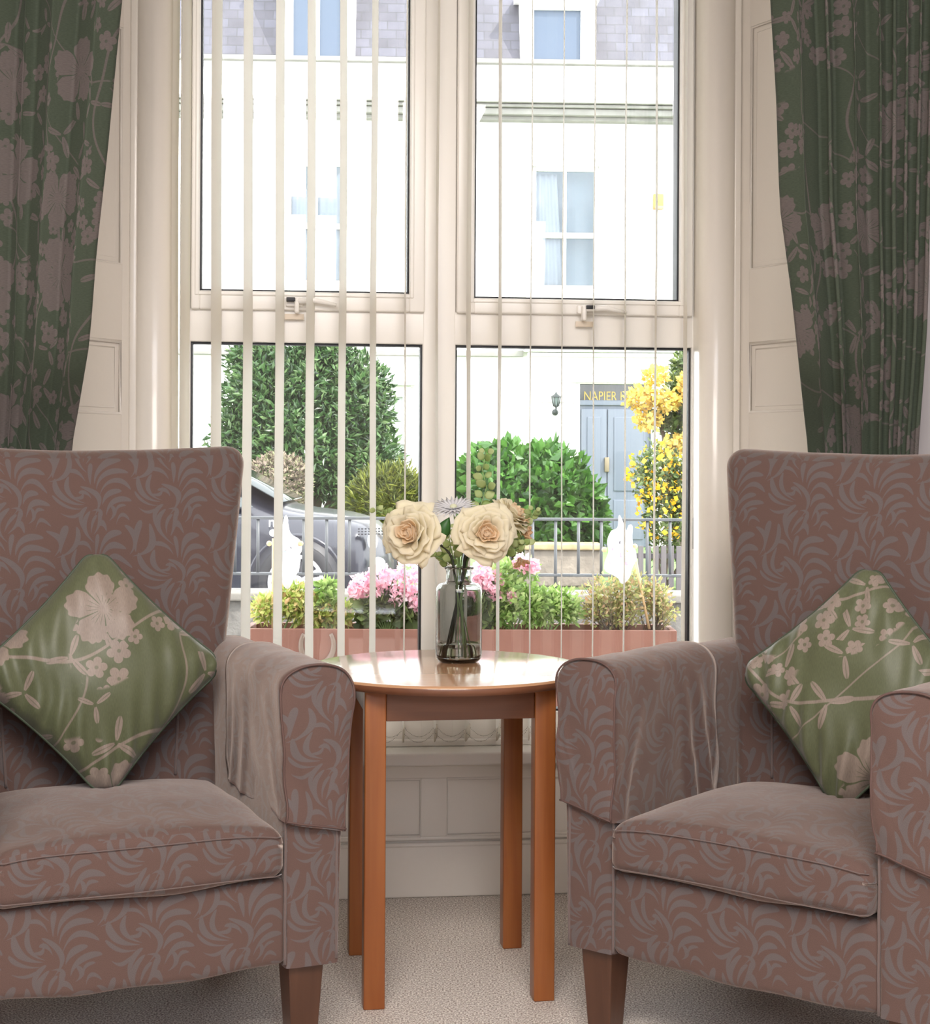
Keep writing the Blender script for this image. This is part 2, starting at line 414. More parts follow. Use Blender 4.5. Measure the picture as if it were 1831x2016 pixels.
def carpet():
    m = bpy.data.materials.new('carpet'); m.use_nodes = True; nt = m.node_tree; T = NT(nt); b = nt.nodes['Principled BSDF']
    tc = T.node('ShaderNodeTexCoord')
    n = T.node('ShaderNodeTexNoise'); n.inputs['Scale'].default_value = 260; n.inputs['Detail'].default_value = 2; nt.links.new(tc.outputs['Object'], n.inputs[0])
    r = T.node('ShaderNodeValToRGB'); nt.links.new(n.outputs['Fac'], r.inputs[0]); r.color_ramp.elements[0].position = .36; r.color_ramp.elements[0].color = (.33, .27, .23, 1)
    r.color_ramp.elements[1].position = .64; r.color_ramp.elements[1].color = (.95, .89, .82, 1)
    nt.links.new(r.outputs[0], b.inputs['Base Color']); b.inputs['Roughness'].default_value = .95; b.inputs['Specular IOR Level'].default_value = .1
    n2 = T.node('ShaderNodeTexNoise'); n2.inputs['Scale'].default_value = 240; n2.inputs['Detail'].default_value = 2; nt.links.new(tc.outputs['Object'], n2.inputs[0])
    bp = T.node('ShaderNodeBump'); bp.inputs['Strength'].default_value = .8; bp.inputs['Distance'].default_value = .006; nt.links.new(n2.outputs['Fac'], bp.inputs['Height']); nt.links.new(bp.outputs[0], b.inputs['Normal'])
    return m
M['carpet'] = carpet()

# ------------------------------------------------------------------ the room
WF = Frame(0.0, 3.951, math.atan(.115))         # panelling plane under the window
ZS = .364                                       # sill top
ZC = 2.70
uL, uR = WF.u(262), WF.u(1455)
def wp(u, v): return Vector((WF.x0 + u*WF.c - v*WF.s, WF.y0 + u*WF.s + v*WF.c, 0))
MB().box(-2.4, 2.4, -2.1, 4.3, -.12, 0).build('floor', M['carpet'], kind='structure')
MB().box(-2.4, 2.4, -2.1, 4.35, ZC, ZC+.15).build('ceiling', M['ceil'], kind='structure')
MB().box(-2.4, -2.3, -2.1, 3.7, 0, ZC).build('wall_left', M['wallp'], kind='structure')
MB().box(2.3, 2.4, -2.1, 3.7, 0, ZC).build('wall_right', M['wallp'], kind='structure')
MB().box(-2.4, 2.4, -2.2, -2.1, 0, ZC).build('wall_back', M['wallp'], kind='structure')
# front panelling below the sill and the lintel above the window
mb = MB(); mb.box(uL-.3, uR+.3, 0.007, .22, -.1, ZS-.03)
z1 = WF.z(1509); zt, zti = WF.z(1532), WF.z(1548); zb, zbi = WF.z(1645), WF.z(1634); zk = WF.z(1657)
stile = [WF.u(590), WF.u(831), WF.u(884), WF.u(1140)]
mb.rbox(uL, uR, 0, .03, zt, ZS-.03, .004)                      # top rail
mb.rbox(uL, uR, 0, .03, zk+.004, zb, .004)                     # bottom rail
mb.rbox(stile[1], stile[2], 0, .03, zb-.002, zt+.002, .004)
mb.rbox(uL, stile[0]-.05, 0, .03, zb-.002, zt+.002, .004); mb.rbox(stile[3]+.05, uR, 0, .03, zb-.002, zt+.002, .004)
def panel_mould(mb, u0, u1, z0, z1, v=0.004, w=.015):
    for k, (off, dv) in enumerate(((0, 0), (w, .006))):
        t = .005 if k == 0 else .003
        a, b, c, d = u0+off, u1-off, z0+off, z1-off
        mb.tube([(a, v+dv, c), (b, v+dv, c), (b, v+dv, d), (a, v+dv, d)], t, 6, closed=True, smooth=True)
panel_mould(mb, stile[0]-.05, stile[1], zb, zt); panel_mould(mb, stile[2], stile[3]+.05, zb, zt)
WF.place(mb.build('wall_front', M['paint'], kind='structure'))
mb = MB(); mb.rbox(uL, uR, -.012, .02, 0, zk, .006, k=2)
mb.tube([(uL, -.008, zk-.004), (uR, -.008, zk-.004)], .006, 8)
WF.place(mb.build('baseboard_front', M['paint'], kind='structure'))
mb = MB(); mb.rbox(uL+.005, uR-.005, -.032, .085, ZS-.032, ZS, .006, k=3)
WF.place(mb.build('trim_sill', M['upvc'], kind='structure'))
mb = MB(); mb.box(uL-.3, uR+.3, .0, .25, 2.42, ZC+.1)
WF.place(mb.build('trim_lintel', M['paint'], kind='structure'))
# outside skin each side of the bay window
for nm, px in (('trim_column_left', 302), ('trim_column_right', 1412)):
    u = WF.u(px, .0)
    mb = MB(); w = .046
    prof = [(-w, .075)] + [(-w*math.cos(a)*1.0, .02 - .045*math.sin(a)) for a in [math.pi*i/14 for i in range(15)]] + [(w, .075)]
    pts = [(u+x, y) for x, y in prof]; n = len(pts)
    mb.add([(x, y, ZS-.03) for x, y in pts] + [(x, y, 2.45) for x, y in pts], [(i, i+1, i+1+n, i+n) for i in range(n-1)] + [tuple(range(n)), tuple(range(2*n-1, n-1, -1))])
    sgn = 1 if px > 900 else -1
    a0, a1 = (u+w-.01, u+.30) if sgn > 0 else (u-.30, u-w+.01)
    mb.box(a0, a1, .05, .25, ZS-.03, 2.45)
    mb.rbox(*( (u+w-.004, u+w+.014) if sgn > 0 else (u-w-.014, u-w+.004) ), .0, .07, ZS-.03, 2.45, .004)
    WF.place(mb.build(nm, M['paint'], kind='structure'))

# splayed panelled reveals of the bay
def reveal(name, px0, sgn):
    p0 = wp(WF.u(px0), .02); ang = math.atan2(-1.8, sgn)      # direction (sgn,-1.8)
    d = Vector((sgn, -1.8, 0)).normalized(); L = .58
    nrm = Vector((d.y, -d.x, 0)) * (1 if sgn < 0 else -1)     # points outward (away from the bay's inside)
    if nrm.x * sgn < 0: nrm = -nrm
    def tz(px, py):     # distance along the reveal
        r = P(px, py, 1.0) - Vector((0, 0, EYE)); t = (p0.x*nrm.x + p0.y*nrm.y) / (r.x*nrm.x + r.y*nrm.y)
        q = r*t; return (q - p0).dot(d) - (q.z*0), EYE + r.z*t
    mb = MB()
    mb.box(-.02, L, .008, .12, -.1, ZC)
    def fr(t0, t1, z0, z1): mb.rbox(t0, t1, 0, .03, z0, z1, .004)
    if sgn > 0: ys = [55, 530, 676, 812]; px = 1476
    else: ys = [55, 520, 672, 815]; px = 240
    zz = [tz(px, y)[1] for y in ys]; t0 = max(.035, tz(px, 500)[0]); t1 = L - .06
    fr(-.02, t0, 0, ZC); fr(t1, L, 0, ZC); fr(t0-.004, t1+.004, zz[0], ZC); fr(t0-.004, t1+.004, zz[2], zz[1]); fr(t0-.004, t1+.004, .42, zz[3]); fr(t0-.004, t1+.004, 0, .14)
    for a, b in ((zz[1], zz[0]), (zz[3], zz[2]), (.14, .42)): panel_mould(mb, t0, t1, a, b, .004, .016)
    # local x along d, local y along nrm
    Mx = Matrix(((d.x, nrm.x, 0, p0.x), (d.y, nrm.y, 0, p0.y), (0, 0, 1, 0), (0, 0, 0, 1)))
    mb.xf(Mx)
    if Mx.determinant() < 0: mb.f = [tuple(reversed(f)) for f in mb.f]
    mb.build(name, M['paint'], kind='structure')
    return p0 + d*L
eR = reveal('trim_reveal_right', 1455, 1); eL = reveal('trim_reveal_left', 262, -1)
MB().box(eR.x-.01, 2.4, eR.y-.01, eR.y+.12, -.1, ZC).build('wall_beside_right', M['wallp'], kind='structure')
MB().box(-2.4, eL.x+.01, eL.y-.01, eL.y+.12, -.1, ZC).build('wall_beside_left', M['wallp'], kind='structure')

# ------------------------------------------------------------------ the window
win = empty('window_1'); WF.place(win); tag(win, kind='structure')
v0, v1, vg = .07, .14, .105
ou0, ou1 = WF.u(352, v0), WF.u(1379, v0)
lz0, lz1 = WF.z(1403, v0), WF.z(679, v0); tz1 = WF.z(614, v0); topz = 2.44
mu0, mu1 = WF.u(831, v0), WF.u(896, v0)
jl, jr = WF.u(374, v0), WF.u(1361, v0)
mb = MB()
mb.rbox(ou0, jl, v0, v1, ZS, topz, .004); mb.rbox(jr, ou1, v0, v1, ZS, topz, .004)
mb.rbox(ou0, ou1, v0+.001, v1, ZS-.002, lz0, .004); mb.rbox(ou0, ou1, v0+.001, v1, lz1, tz1, .004)
mb.rbox(mu0, mu1, v0, v1, ZS, topz, .004); mb.rbox(ou0, ou1, v0, v1, topz-.04, topz+.03, .004)
mb.rbox(ou0, ou1, v0-.012, v0+.01, ZS, ZS+.018, .004)
mb.build('window_frame', M['upvc'], win)
def ring(mb, u0, u1, z0, z1, w, y0, y1, r=.003):
    mb.rbox(u0, u0+w, y0, y1, z0, z1, r); mb.rbox(u1-w, u1, y0, y1, z0, z1, r)
    mb.rbox(u0+w*.9, u1-w*.9, y0+.0006, y1, z0, z0+w, r); mb.rbox(u0+w*.9, u1-w*.9, y0+.0006, y1, z1-w, z1, r)
for (a, b) in ((jl, mu0), (mu1, jr)):            # fixed lower lights
    mb = MB(); ring(mb, a, b, lz0, lz1, .005, v0+.012, v1-.02, .001); mb.build('gasket', M['gasket'], win)
    mb = MB(); mb.box(a+.004, b-.004, vg, vg+.004, lz0+.004, lz1-.004); mb.box(a+.004, b-.004, vg+.018, vg+.022, lz0+.004, lz1-.004); mb.build('pane', M['glass'], win)
for i, (g0, g1, s0, s1, gy) in enumerate(((392, 803, 374, 835, 581), (931, 1333, 898, 1363, 587))):   # opening upper sashes
    a, b = WF.u(s0, v0-.016), WF.u(s1, v0-.016); ga, gb = WF.u(g0, v0), WF.u(g1, v0); gz = WF.z(gy, v0)
    sh = empty('sash'); sh.parent = win
    mb = MB(); sb = tz1-.004; y0, y1 = v0-.016, v1-.01
    mb.rbox(a, ga, y0, y1, sb, topz, .005); mb.rbox(gb, b, y0, y1, sb, topz, .005); mb.rbox(ga-.002, gb+.002, y0+.0008, y1, sb, gz, .005); mb.rbox(ga-.002, gb+.002, y0, y1, topz-.03, topz, .005)
    # raised bead round the glass
    ring(mb, ga-.012, gb+.012, gz-.012, topz-.02, .010, y0-.004, y0+.012, .003)
    mb.build('sash_frame', M['upvc'], sh)
    mb = MB(); ring(mb, ga, gb, gz, topz-.03, .0045, y0+.01, y1-.02, .001); mb.build('gasket', M['gasket'], sh)
    mb = MB(); mb.box(ga+.003, gb-.003, vg-.01, vg-.006, gz+.003, topz-.03); mb.box(ga+.003, gb-.003, vg+.012, vg+.016, gz+.003, topz-.03); mb.build('pane', M['glass'], sh)
    # cockspur handle
    hx = WF.u((578, 1150)[i], y0); hz = WF.z((597, 603)[i], y0)
    mb = MB(); mb.rbox(hx-.022, hx+.022, y0-.012, y0, hz-.016, hz+.008, .005); sx = 1 if i else -1
    mb.rbox(hx-.012 - (.0 if i else -.012), hx+(.0 if i else .012), y0-.03, y0-.004, hz-.034, hz+.006, .006, fn=lambda x, y, z: (x, y, z))
    mb.tube([(hx, y0-.022, hz-.004), (hx+.05*1, y0-.024, hz-.001), (hx+.105, y0-.022, hz-.012)], [.008, .007, .004], 8)
    h = mb.build('handle', M['upvc'], sh)
    mb = MB(); q = hx - .014 if not i else hx + .004; mb.rbox(q-.006, q+.016, y0-.032, y0-.012, hz-.005, hz+.005, .002); mb.build('handle_catch', M['gasket'], h)
    mb = MB(); mb.rbox(hx-.024, hx+.024, y0-.002, y0+.001, hz-.048, hz-.034, .0008); mb.build('adhesive_pad', mat('pad_%d' % i, (.72, .62, .50), .5), sh)
mb = MB(); hu = WF.u(1366, v0); mb.rbox(hu-.004, hu+.006, v0-.014, v0, WF.z(1082, v0), WF.z(1018, v0), .003); mb.build('hinge', mat('hinge_grey', (.45, .42, .38), .4), win)

# vertical blind
blind = empty('vertical_blind'); WF.place(blind)
tag(blind, 'cream vertical louvre blind turned open across the bay window above the sill', 'blind')
SL = [(344, 15), (365, 19), (425, 22), (487, 20), (550, 19), (611, 18), (674, 16), (735, 14), (797, 3), (860, 6), (923, 10), (983, 8), (1044, 2.4), (1106, 1.5), (1168, 2.4), (1230, 3.5), (1290, 5), (1348, 9)]
vb = .012; sw = .089; zbot = ZS + .026
us = []
for i, (px, w) in enumerate(SL):
    u, _ = WF.at(px, 700, vb); us.append(u); Dd = WF.y0 + u*WF.s
    off = math.asin(min(.95, max(w-1.5, .3) * Dd / (F * sw))); sg = 1 if px < 1100 else -1
    ang = math.atan((px-CX)/F) + sg*off              # slope dX/dY of the slat in world
    dx, dy = math.sin(ang), math.cos(ang)
    lx, ly = dx*WF.c + dy*WF.s, -dx*WF.s + dy*WF.c    # in window frame
    nx, ny = ly, -lx
    mb = MB()
    def fs(a, b, u=u, lx=lx, ly=ly, nx=nx, ny=ny):
        s = (a-.5); cv = .003*(1-4*s*s); wob = .0012*math.sin(b*9+px)
        return (u + lx*sw*s + nx*(cv+wob), vb + ly*sw*s + ny*(cv+wob), zbot + (2.37-zbot)*b)
    mb.grid(fs, 6, 24)
    sl = mb.build('slat', M['slat'], blind)
    mb = MB(); mb.add([], [])
    mb.grid(lambda a, b: (u + lx*(sw-.004)*(a-.5) + nx*.002, vb + ly*(sw-.004)*(a-.5) + ny*.002, zbot + .002 + .03*b), 2, 1)
    mb.build('bottom_weight', M['slat'], sl, solid=.003)
    SL[i] = (px, w, u, lx, ly)
mb = MB(); mb.rbox(us[0]-.05, us[-1]+.05, vb-.02, vb+.02, 2.37, 2.41, .004); mb.build('head_rail', M['upvc'], blind)
for i in range(len(SL)-1):
    a, b = SL[i], SL[i+1]
    for e in (-.44, .44):
        mb = MB()
        for k in range(25):
            t = (k+.5)/25; x = a[2]+(b[2]-a[2])*t + a[3]*sw*e; y = vb + a[4]*sw*e; z = zbot + .028 - .030*4*t*(1-t)*.9
            mb.ball((x, y, z), .0012, 5, 4)
        mb.build('bead_chain', M['chain'], blind)

# ------------------------------------------------------------------ curtains
def interp(tab, y):
    for (a, b), (c, d) in zip(tab, tab[1:]):
        if y <= c: return b + (d-b)*(y-a)/(c-a)
    (a, b), (c, d) = tab[-2:]; return b + (d-b)*(y-a)/(c-a)
def curtain(label, D, ledge, redge, folds, uoff, seed):
    Z0, Z1 = .03, 2.5; NU, NV = 150, 40
    uvs = []
    mb = MB()
    fw = sum(f[1] for f in folds)
    def fn(a, b):
        z = Z0 + (Z1-Z0)*b; py = CY - (z-EYE)*F/D
        pyc = min(max(py, -250), 1250)
        k = min(1, max(0, (1.34-z)/.20)); k = k*k*(3-2*k); De = D + .15*k*(a if seed < 2 else 1-a)**1.3      # pushed back by the chair
        x0 = P(interp(ledge, pyc), pyc, De).x; x1 = P(interp(redge, pyc), pyc, De).x
        acc = 0; amp = 0; ph = 0; s = a*fw; y = 0; xs = 0
        for (amp_, w) in folds:
            if s <= acc + w or (amp_, w) is folds[-1]:
                ph = (s-acc)/w; amp = amp_; break
            acc += w
        soft = .75 + .25*math.sin(z*2.1 + seed + acc)
        y = -1.25*amp*soft*math.sin(math.pi*min(max(ph, 0), 1))**.8 
        xs = amp*.35*math.sin(2*math.pi*ph) * soft
        wob = .008*noise.noise(Vector((a*6, z*1.4, seed)))
        uvs.append((uoff + a*(abs(x1-x0)*0 + fw), z))
        return (x0 + (x1-x0)*a + xs + wob*.6, De + y*(1-.35*k) + wob, z)
    mb.grid(fn, NU, NV)
    o = mb.build('curtain', M['curt'], uv=lambda vi: uvs[vi], solid=.0016)
    tag(o, label, 'curtain', 'floral curtains either side of the window'); return o
DL = 3.36
curtain('green floral curtain left of the window, behind the left armchair', DL,
        [(-250, -210), (0, -200), (884, -160), (1250, -150)], [(-250, 250), (0, 241), (311, 212), (502, 190), (678, 176), (884, 142), (1250, 120)],
        [(.05, .16), (.045, .13), (.055, .17), (.03, .07), (.045, .16), (.045, .16)], .3, 1.0)
DR = 3.42
curtain('green floral curtain right of the window, behind the right armchair', DR,
        [(-250, 1506), (0, 1517), (178, 1528), (402, 1535), (580, 1559), (884, 1592), (1250, 1610)], [(-250, 1850), (0, 1842), (400, 1832), (625, 1824), (884, 1806), (1250, 1790)],
        [(.04, .19), (.03, .07), (.038, .15), (.03, .085), (.026, .05), (.026, .06), (.024, .055), (.024, .05)], 1.45, 4.0)

# ------------------------------------------------------------------ armchairs
HW = .259; AW = .105; SD = .46; ZB = .169; ZCU = .327; ZST = .432; ZA = .715
def arch(zb, zt, wb, wt, cx, nside=16, narc=18, e=2.4):
    """open outline from bottom -x over the top to bottom +x"""
    pts = []; zs = zt - wt*.78
    for i in range(nside): t = i/nside; w = wb + (wt-wb)*t*t*(3-2*t); pts.append((cx-w, zb + (zs-zb)*t))
    for i in range(narc+1):
        a = math.pi*i/narc; c, s = math.cos(a), math.sin(a)
        pts.append((cx - wt*math.copysign(abs(c)**(2/e), c), zs + (zt-zs)*abs(s)**(2/e)))
    for i in range(nside-1, -1, -1): t = i/nside; w = wb + (wt-wb)*t*t*(3-2*t); pts.append((cx+w, zb + (zs-zb)*t))
    return pts
def sweep_y(prof, y0, y1, bev, n, fn):
    mb = MB(); cx = sum(p[0] for p in prof)/len(prof); cz = sum(p[1] for p in prof)/len(prof)
    st = [(y0, .93), (y0+bev*.15, .965), (y0+bev*.5, .988), (y0+bev, 1.0)] + [(y0+bev+(y1-y0-bev)*i/n, 1.0) for i in range(1, n+1)]
    zb = prof[0][1]; vs = []; N = len(prof)
    # inner rings to keep the front cap a grid
    rings = [(y0-.002, .30), (y0-.002, .62), (y0-.001, .82)] + st
    for (y, k) in rings:
        for (x, z) in prof:
            kk = 1-(1-k)
            q = (cx + (x-cx)*k, y, zb + (z-zb)*(k if k >= .9 else k))
            vs.append(fn(*q) if fn else q)
    fs = [(i*N+j, i*N+j+1, (i+1)*N+j+1, (i+1)*N+j) for i in range(len(rings)-1) for j in range(N-1)]
    fs = [tuple(reversed(f)) for f in fs]
    fs.append(tuple(range(N)))
    fs.append(tuple((len(rings)-1)*N + j for j in reversed(range(N))))
    fs += [(i*N, (i+1)*N, (i+1)*N+N-1, i*N+N-1) for i in range(3, len(rings)-1)]
    mb.add(vs, fs); return mb
def nv(x, y, z, s, seed): return noise.noise(Vector((x*s, y*s, z*s+seed)))
def make_chair(name, label, loc, rz, seed):
    t = empty(name, loc, rz); tag(t, label, 'armchair', 'patterned armchairs either side of the table')
    # frame apron between the arms, sagging a little
    def fb(x, y, z):
        if z < ZB+.03: z -= .010*(1-(x/HW)**2) + .002*math.sin(x*31+seed)
        return (x, y + .003*nv(x, y, z, 9, seed), z)
    mb = MB(); mb.rbox(-HW-.01, HW+.01, .0, .56, ZB, ZCU, .018, (22, 8, 5), 3, fb); mb.build('seat_base', M['chair'], t, uv='box')
    # cushion
    def fc(x, y, z):
        k = 1 - (x/.275)**2; kk = 1 - ((y-.22)/.26)**2
        if z > ZST-.03: z += .026*max(0, k)*max(0, kk) - .016*abs(x/HW)**5
        y2 = y + (.004*math.sin(x*14+seed) if y < .05 else 0)
        if z < ZCU+.02: z += .004*math.sin(x*17+seed*2) 
        return (x + .002*nv(x, y, z, 12, seed), y2, z + .003*nv(x, y, z, 10, seed+3))
    mb = MB(); mb.rbox(-HW+.001, HW-.001, -.026, SD+.02, ZCU+.001, ZST, .026, (26, 22, 5), 4, fc); cu = mb.build('seat_cushion', M['chair'], t, uv='box')
    for zz, r in ((ZST-.014, .0011), (ZCU+.013, .0012)):
        mb = MB(); mb.tube([(x*(HW-.008), -.0275 + (.012 if abs(x) > .96 else 0) + .004*math.sin(x*HW*14+seed), zz - (.010*abs(x)**5 if zz > .4 else 0)) for x in [i/20-1 for i in range(41)]], r, 6)
        mb.build('cushion_seam', M['pipe'], cu)
    # backrest
    def fk(x, y, z):
        zz = (z-.33)/(1.115-.33); w = 1.0
        hwid = .262 + .03*min(1, max(0, zz/.42)) + (.068*((zz-.42)/.58) if zz > .42 else 0)
        x2 = x/.36*hwid
        lean = .115*zz**1.15
        front = 1 if y < .52 else 0
        puff = -.018*max(0, 1-(x/.36)**2)*math.sin(math.pi*min(1, max(0, zz)))*front
        top = (.016*abs(x/.36)**2 - .008) * max(0, zz-.6)/.4
        return (x2, y + lean + puff, z + top + .002*nv(x, y, z, 8, seed))
    mb = MB(); mb.rbox(-.36, .36, SD-.005, SD+.115, .33, 1.118, .047, (30, 5, 34), 5, fk); bk = mb.build('backrest', M['chair'], t, uv='box')
    def edge(z, s):
        return fk(s*.36, SD+.005, z)
    for s in (-1, 1):
        mb = MB(); mb.tube([(fk(s*.225, SD-.005, z)[0], fk(s*.225, SD-.005, z)[1]-.002, z) for z in [ .44+.012*i for i in range(8 + 6)]], .0028, 6)
        mb.build('back_seam', M['pipe'], bk)
    for s in (-1, 1):
        cx = s*(HW + AW/2)
        pr = arch(ZB, ZA-.006, AW/2, .060, cx + s*.004)
        def fa(x, y, z):
            zz = z
            if z < ZB+.02: zz += -.004 + .003*math.sin(y*20+seed)
            return (x + .0015*nv(x, y, z, 9, seed), y, zz)
        ar = sweep_y(pr, 0, .585, .014, 24, fa).build('arm', M['chair'], t, uv='box')
        for dx in (-1, 1):
            mb = MB(); xx = cx + dx*(AW/2-.003); mb.tube([(xx+.0004*math.sin(k), -.001, ZB+.002 + (.30)*k/20) for k in range(21)], .0026, 6); mb.build('arm_piping', M['pipe'], ar)
        # loose arm cap with creases
        zh = .425
        pc = arch(zh, ZA+.003, AW/2+.007, .069, cx + s*.006, 26, 22)
        inner = -s
        def fcov(x, y, z, s=s, cx=cx):
            side = (x-cx)/.06                      # -1..1
            dn = max(0, min(1, (ZA-.03-z)/.2))
            # diagonal creases
            cre = 0
            for (yc, sl, am, wd) in ((.20+.03*seed % .05, .45, .006, .012), (.27, .5, .009, .015), (.33, .35, .006, .011), (.10, -.5, .004, .014)):
                q = (y - (yc + sl*(ZA-z)*.55))/wd; cre += am*math.exp(-q*q)*dn
            fr = math.exp(-((y+.0)/.03)**2)
            q = (z - (.60 + .9*side*.05))/.03
            crf = .008*math.exp(-q*q)*fr + .004*math.sin(z*38+side*2+seed)*fr
            x2 = x + (1 if side > 0 else -1)*((1.7 if s*seed < 0 else .8)*cre + .004*nv(x, y, z, 14, seed+s))*(1 if abs(side) > .4 else 0)
            z2 = z
            if z < zh+.06: z2 = z + (-.014*max(-1, min(1, side)) + .005*math.sin(y*23+seed))*(1-max(0, z-zh)/.06)
            return (x2, y - crf - .004, z2 + .002*nv(x, y, z, 20, seed))
        cv = sweep_y(pc, -.010, .375, .012, 30, fcov).build('arm_cap', M['chair'], t, uv='box')
        mb = MB(); mb.tube([fcov(cx+s*.006 + (x-cx-s*.006)*.975, -.0085, z) for (x, z) in pc[::1]], .0022, 6); mb.build('cap_seam', M['pipedark'], cv)
        mb = MB(); hem = pc[0], pc[-1]
        base = [fcov(pc[0][0], y, zh+.004) for y in [.36-.37*i/14 for i in range(15)]]
        front = [fcov(pc[0][0] + (pc[-1][0]-pc[0][0])*i/10, -.0125, zh+.004) for i in range(11)]
        mb.tube(front, .0018, 6); mb.build('cap_hem', M['pipedark'], cv)
        # legs
        for yb in (0, 1):
            lx, ly = cx - s*.004, (.045 if not yb else .52)
            tw, bw = .036, .024
            mb = MB(); dy = -.0 if not yb else .05
            vs = [(lx+a*tw, ly+b*tw, ZB+.03) for a, b in ((-1,-1),(1,-1),(1,1),(-1,1))] + [(lx+a*bw - s*0, ly+b*bw+dy, 0) for a, b in ((-1,-1),(1,-1),(1,1),(-1,1))]
            mb.add(vs, [(0,1,2,3), (7,6,5,4), (0,4,5,1), (1,5,6,2), (2,6,7,3), (3,7,4,0)], False)
            o = mb.build('leg', M['dkleg'], t); bv = o.modifiers.new('b', 'BEVEL'); bv.width = .003; bv.segments = 2
    return t
aR = R_(-38); wR = Vector((math.cos(aR), math.sin(aR), 0)); A = Vector((.285, 2.95, 0))
chairR = make_chair('armchair', 'rose brown plume patterned armchair on the right, turned to face left', A + wR*HW, aR, 2.3)
aL = R_(24); wL = Vector((math.cos(aL), math.sin(aL), 0)); B = Vector((-.328, 2.877, 0))
chairL = make_chair('armchair', 'rose brown plume patterned armchair on the left, turned to face right', B - wL*HW, aL, 5.1)

# ------------------------------------------------------------------ cushions
def pillow(label, mat4, h, T, seed, rot):
    N = 44; mb = MB(); uvs = []
    def prof(s, t, side):
        ps, pt = 1 - .075*(1-t*t), 1 - .075*(1-s*s)
        # round the corners off
        c = max(0, abs(s)+abs(t)-1.72)/.28; k = 1 - .13*c*c
        x, y = s*h*ps*k, t*h*pt*k
        e = max(0, (1-s**4))*max(0, (1-t**4))
        th = T*(e**.42) * (.72+.28*math.cos(s*1.2)*math.cos(t*1.2))
        edge = 1-min(1-abs(s), 1-abs(t)); wr = 0
        if edge > .3: wr = .013*math.sin((s-t)*17+seed*2+3*nv(s,t,0,1.5,seed))*(edge-.3)*min(1, (1-edge)*8)*(.4+max(0, -s)+max(0,-t)*.5)
        wr += .012*nv(s, t, side*.3, 1.7, seed)*e
        uvs_ = ((x+.5)*1.0 + seed*.13, y + seed*.21)
        return (x, y, side*(th) + wr), uvs_
    for side in (1, -1):
        def f(a, b, side=side):
            p, q = prof(a*2-1, b*2-1, side); ca, sa = math.cos(rot), math.sin(rot)
            uvs.append((q[0]*ca - q[1]*sa, q[0]*sa + q[1]*ca)); return p
        b0 = len(mb.f); mb.grid(f, N, N)
        if side < 0: mb.f[b0:] = [tuple(reversed(q)) for q in mb.f[b0:]]
    o = mb.build('cushion', M['pill'], uv=lambda vi: uvs[vi]); o.matrix_world = mat4
    per = [(i/16-1, -1) for i in range(33)] + [(1, i/16-1) for i in range(1, 33)] + [(1-i/16, 1) for i in range(1, 33)] + [(-1, 1-i/16) for i in range(1, 32)]
    mb = MB(); mb.tube([prof(s, t, 1)[0] for s, t in per], .0032, 6, closed=True); mb.build('piping', M['pillpipe'], o)
    tag(o, label, 'cushion', 'green floral cushions on the armchairs'); return o
def pillow_matrix(chair, lx, ly, lz, lean, spin, turn=0.0):
    C = Matrix.Translation(chair.location) @ Matrix.Rotation(chair.rotation_euler.z, 4, 'Z')
    return C @ Matrix.Translation((lx, ly, lz)) @ Matrix.Rotation(turn, 4, 'Z') @ Matrix.Rotation(R_(90)-lean, 4, 'X') @ Matrix.Rotation(spin, 4, 'Z')
plA = pillow('green floral cushion standing on a corner in the left armchair', pillow_matrix(chairL, .0, .380, .674, R_(13), R_(45)), .183, .062, 1.0, R_(-45))
plB = pillow('green floral cushion with creased lower edge in the right armchair', pillow_matrix(chairR, .045, .385, .660, R_(15), R_(43), R_(4)), .180, .055, 2.2, R_(-45))

# ------------------------------------------------------------------ table
TB = Vector((-.035, 3.348, 0)); TR = .30; TZ = .655
tbl = empty('side_table', TB, R_(9)); tag(tbl, 'round beech side table between the two armchairs, vase on top', 'table')
mb = MB(); e = .019
mb.lathe([(.001, TZ-e), (TR-.012, TZ-e), (TR-.004, TZ-e+.003), (TR, TZ-e*.55), (TR-.0015, TZ-.0035), (TR-.005, TZ-.0008), (TR-.009, TZ), (.001, TZ)], n=96)
o = mb.build('tabletop', M['beech'], tbl)
mb = MB(); mb.lathe([(TR-.006, TZ-e-.0005), (TR-.001, TZ-e+.004), (TR+.0006, TZ-e*.5), (TR-.001, TZ-.005)], n=96); mb.build('edge_band', M['apron'], tbl)
hs = .345/2; lw = .0215
for a in (-1, 1):
    for b in (-1, 1):
        mb = MB(); mb.rbox(a*hs-lw, a*hs+lw, b*hs-lw, b*hs+lw, 0, TZ-e-.001, .003, k=2); mb.build('leg', M['beechleg'], tbl)
for k in range(4):
    mb = MB(); q = hs-lw-.0005
    if k < 2: s = (-1, 1)[k]; mb.rbox(-q, q, s*hs-.011-.004*1, s*hs+.011-.004, TZ-e-.064, TZ-e-.001, .002)
    else: s = (-1, 1)[k-2]; mb.rbox(s*hs-.011, s*hs+.011, -q, q, TZ-e-.064, TZ-e-.001, .002)
    mb.build('apron', M['apron'], tbl)

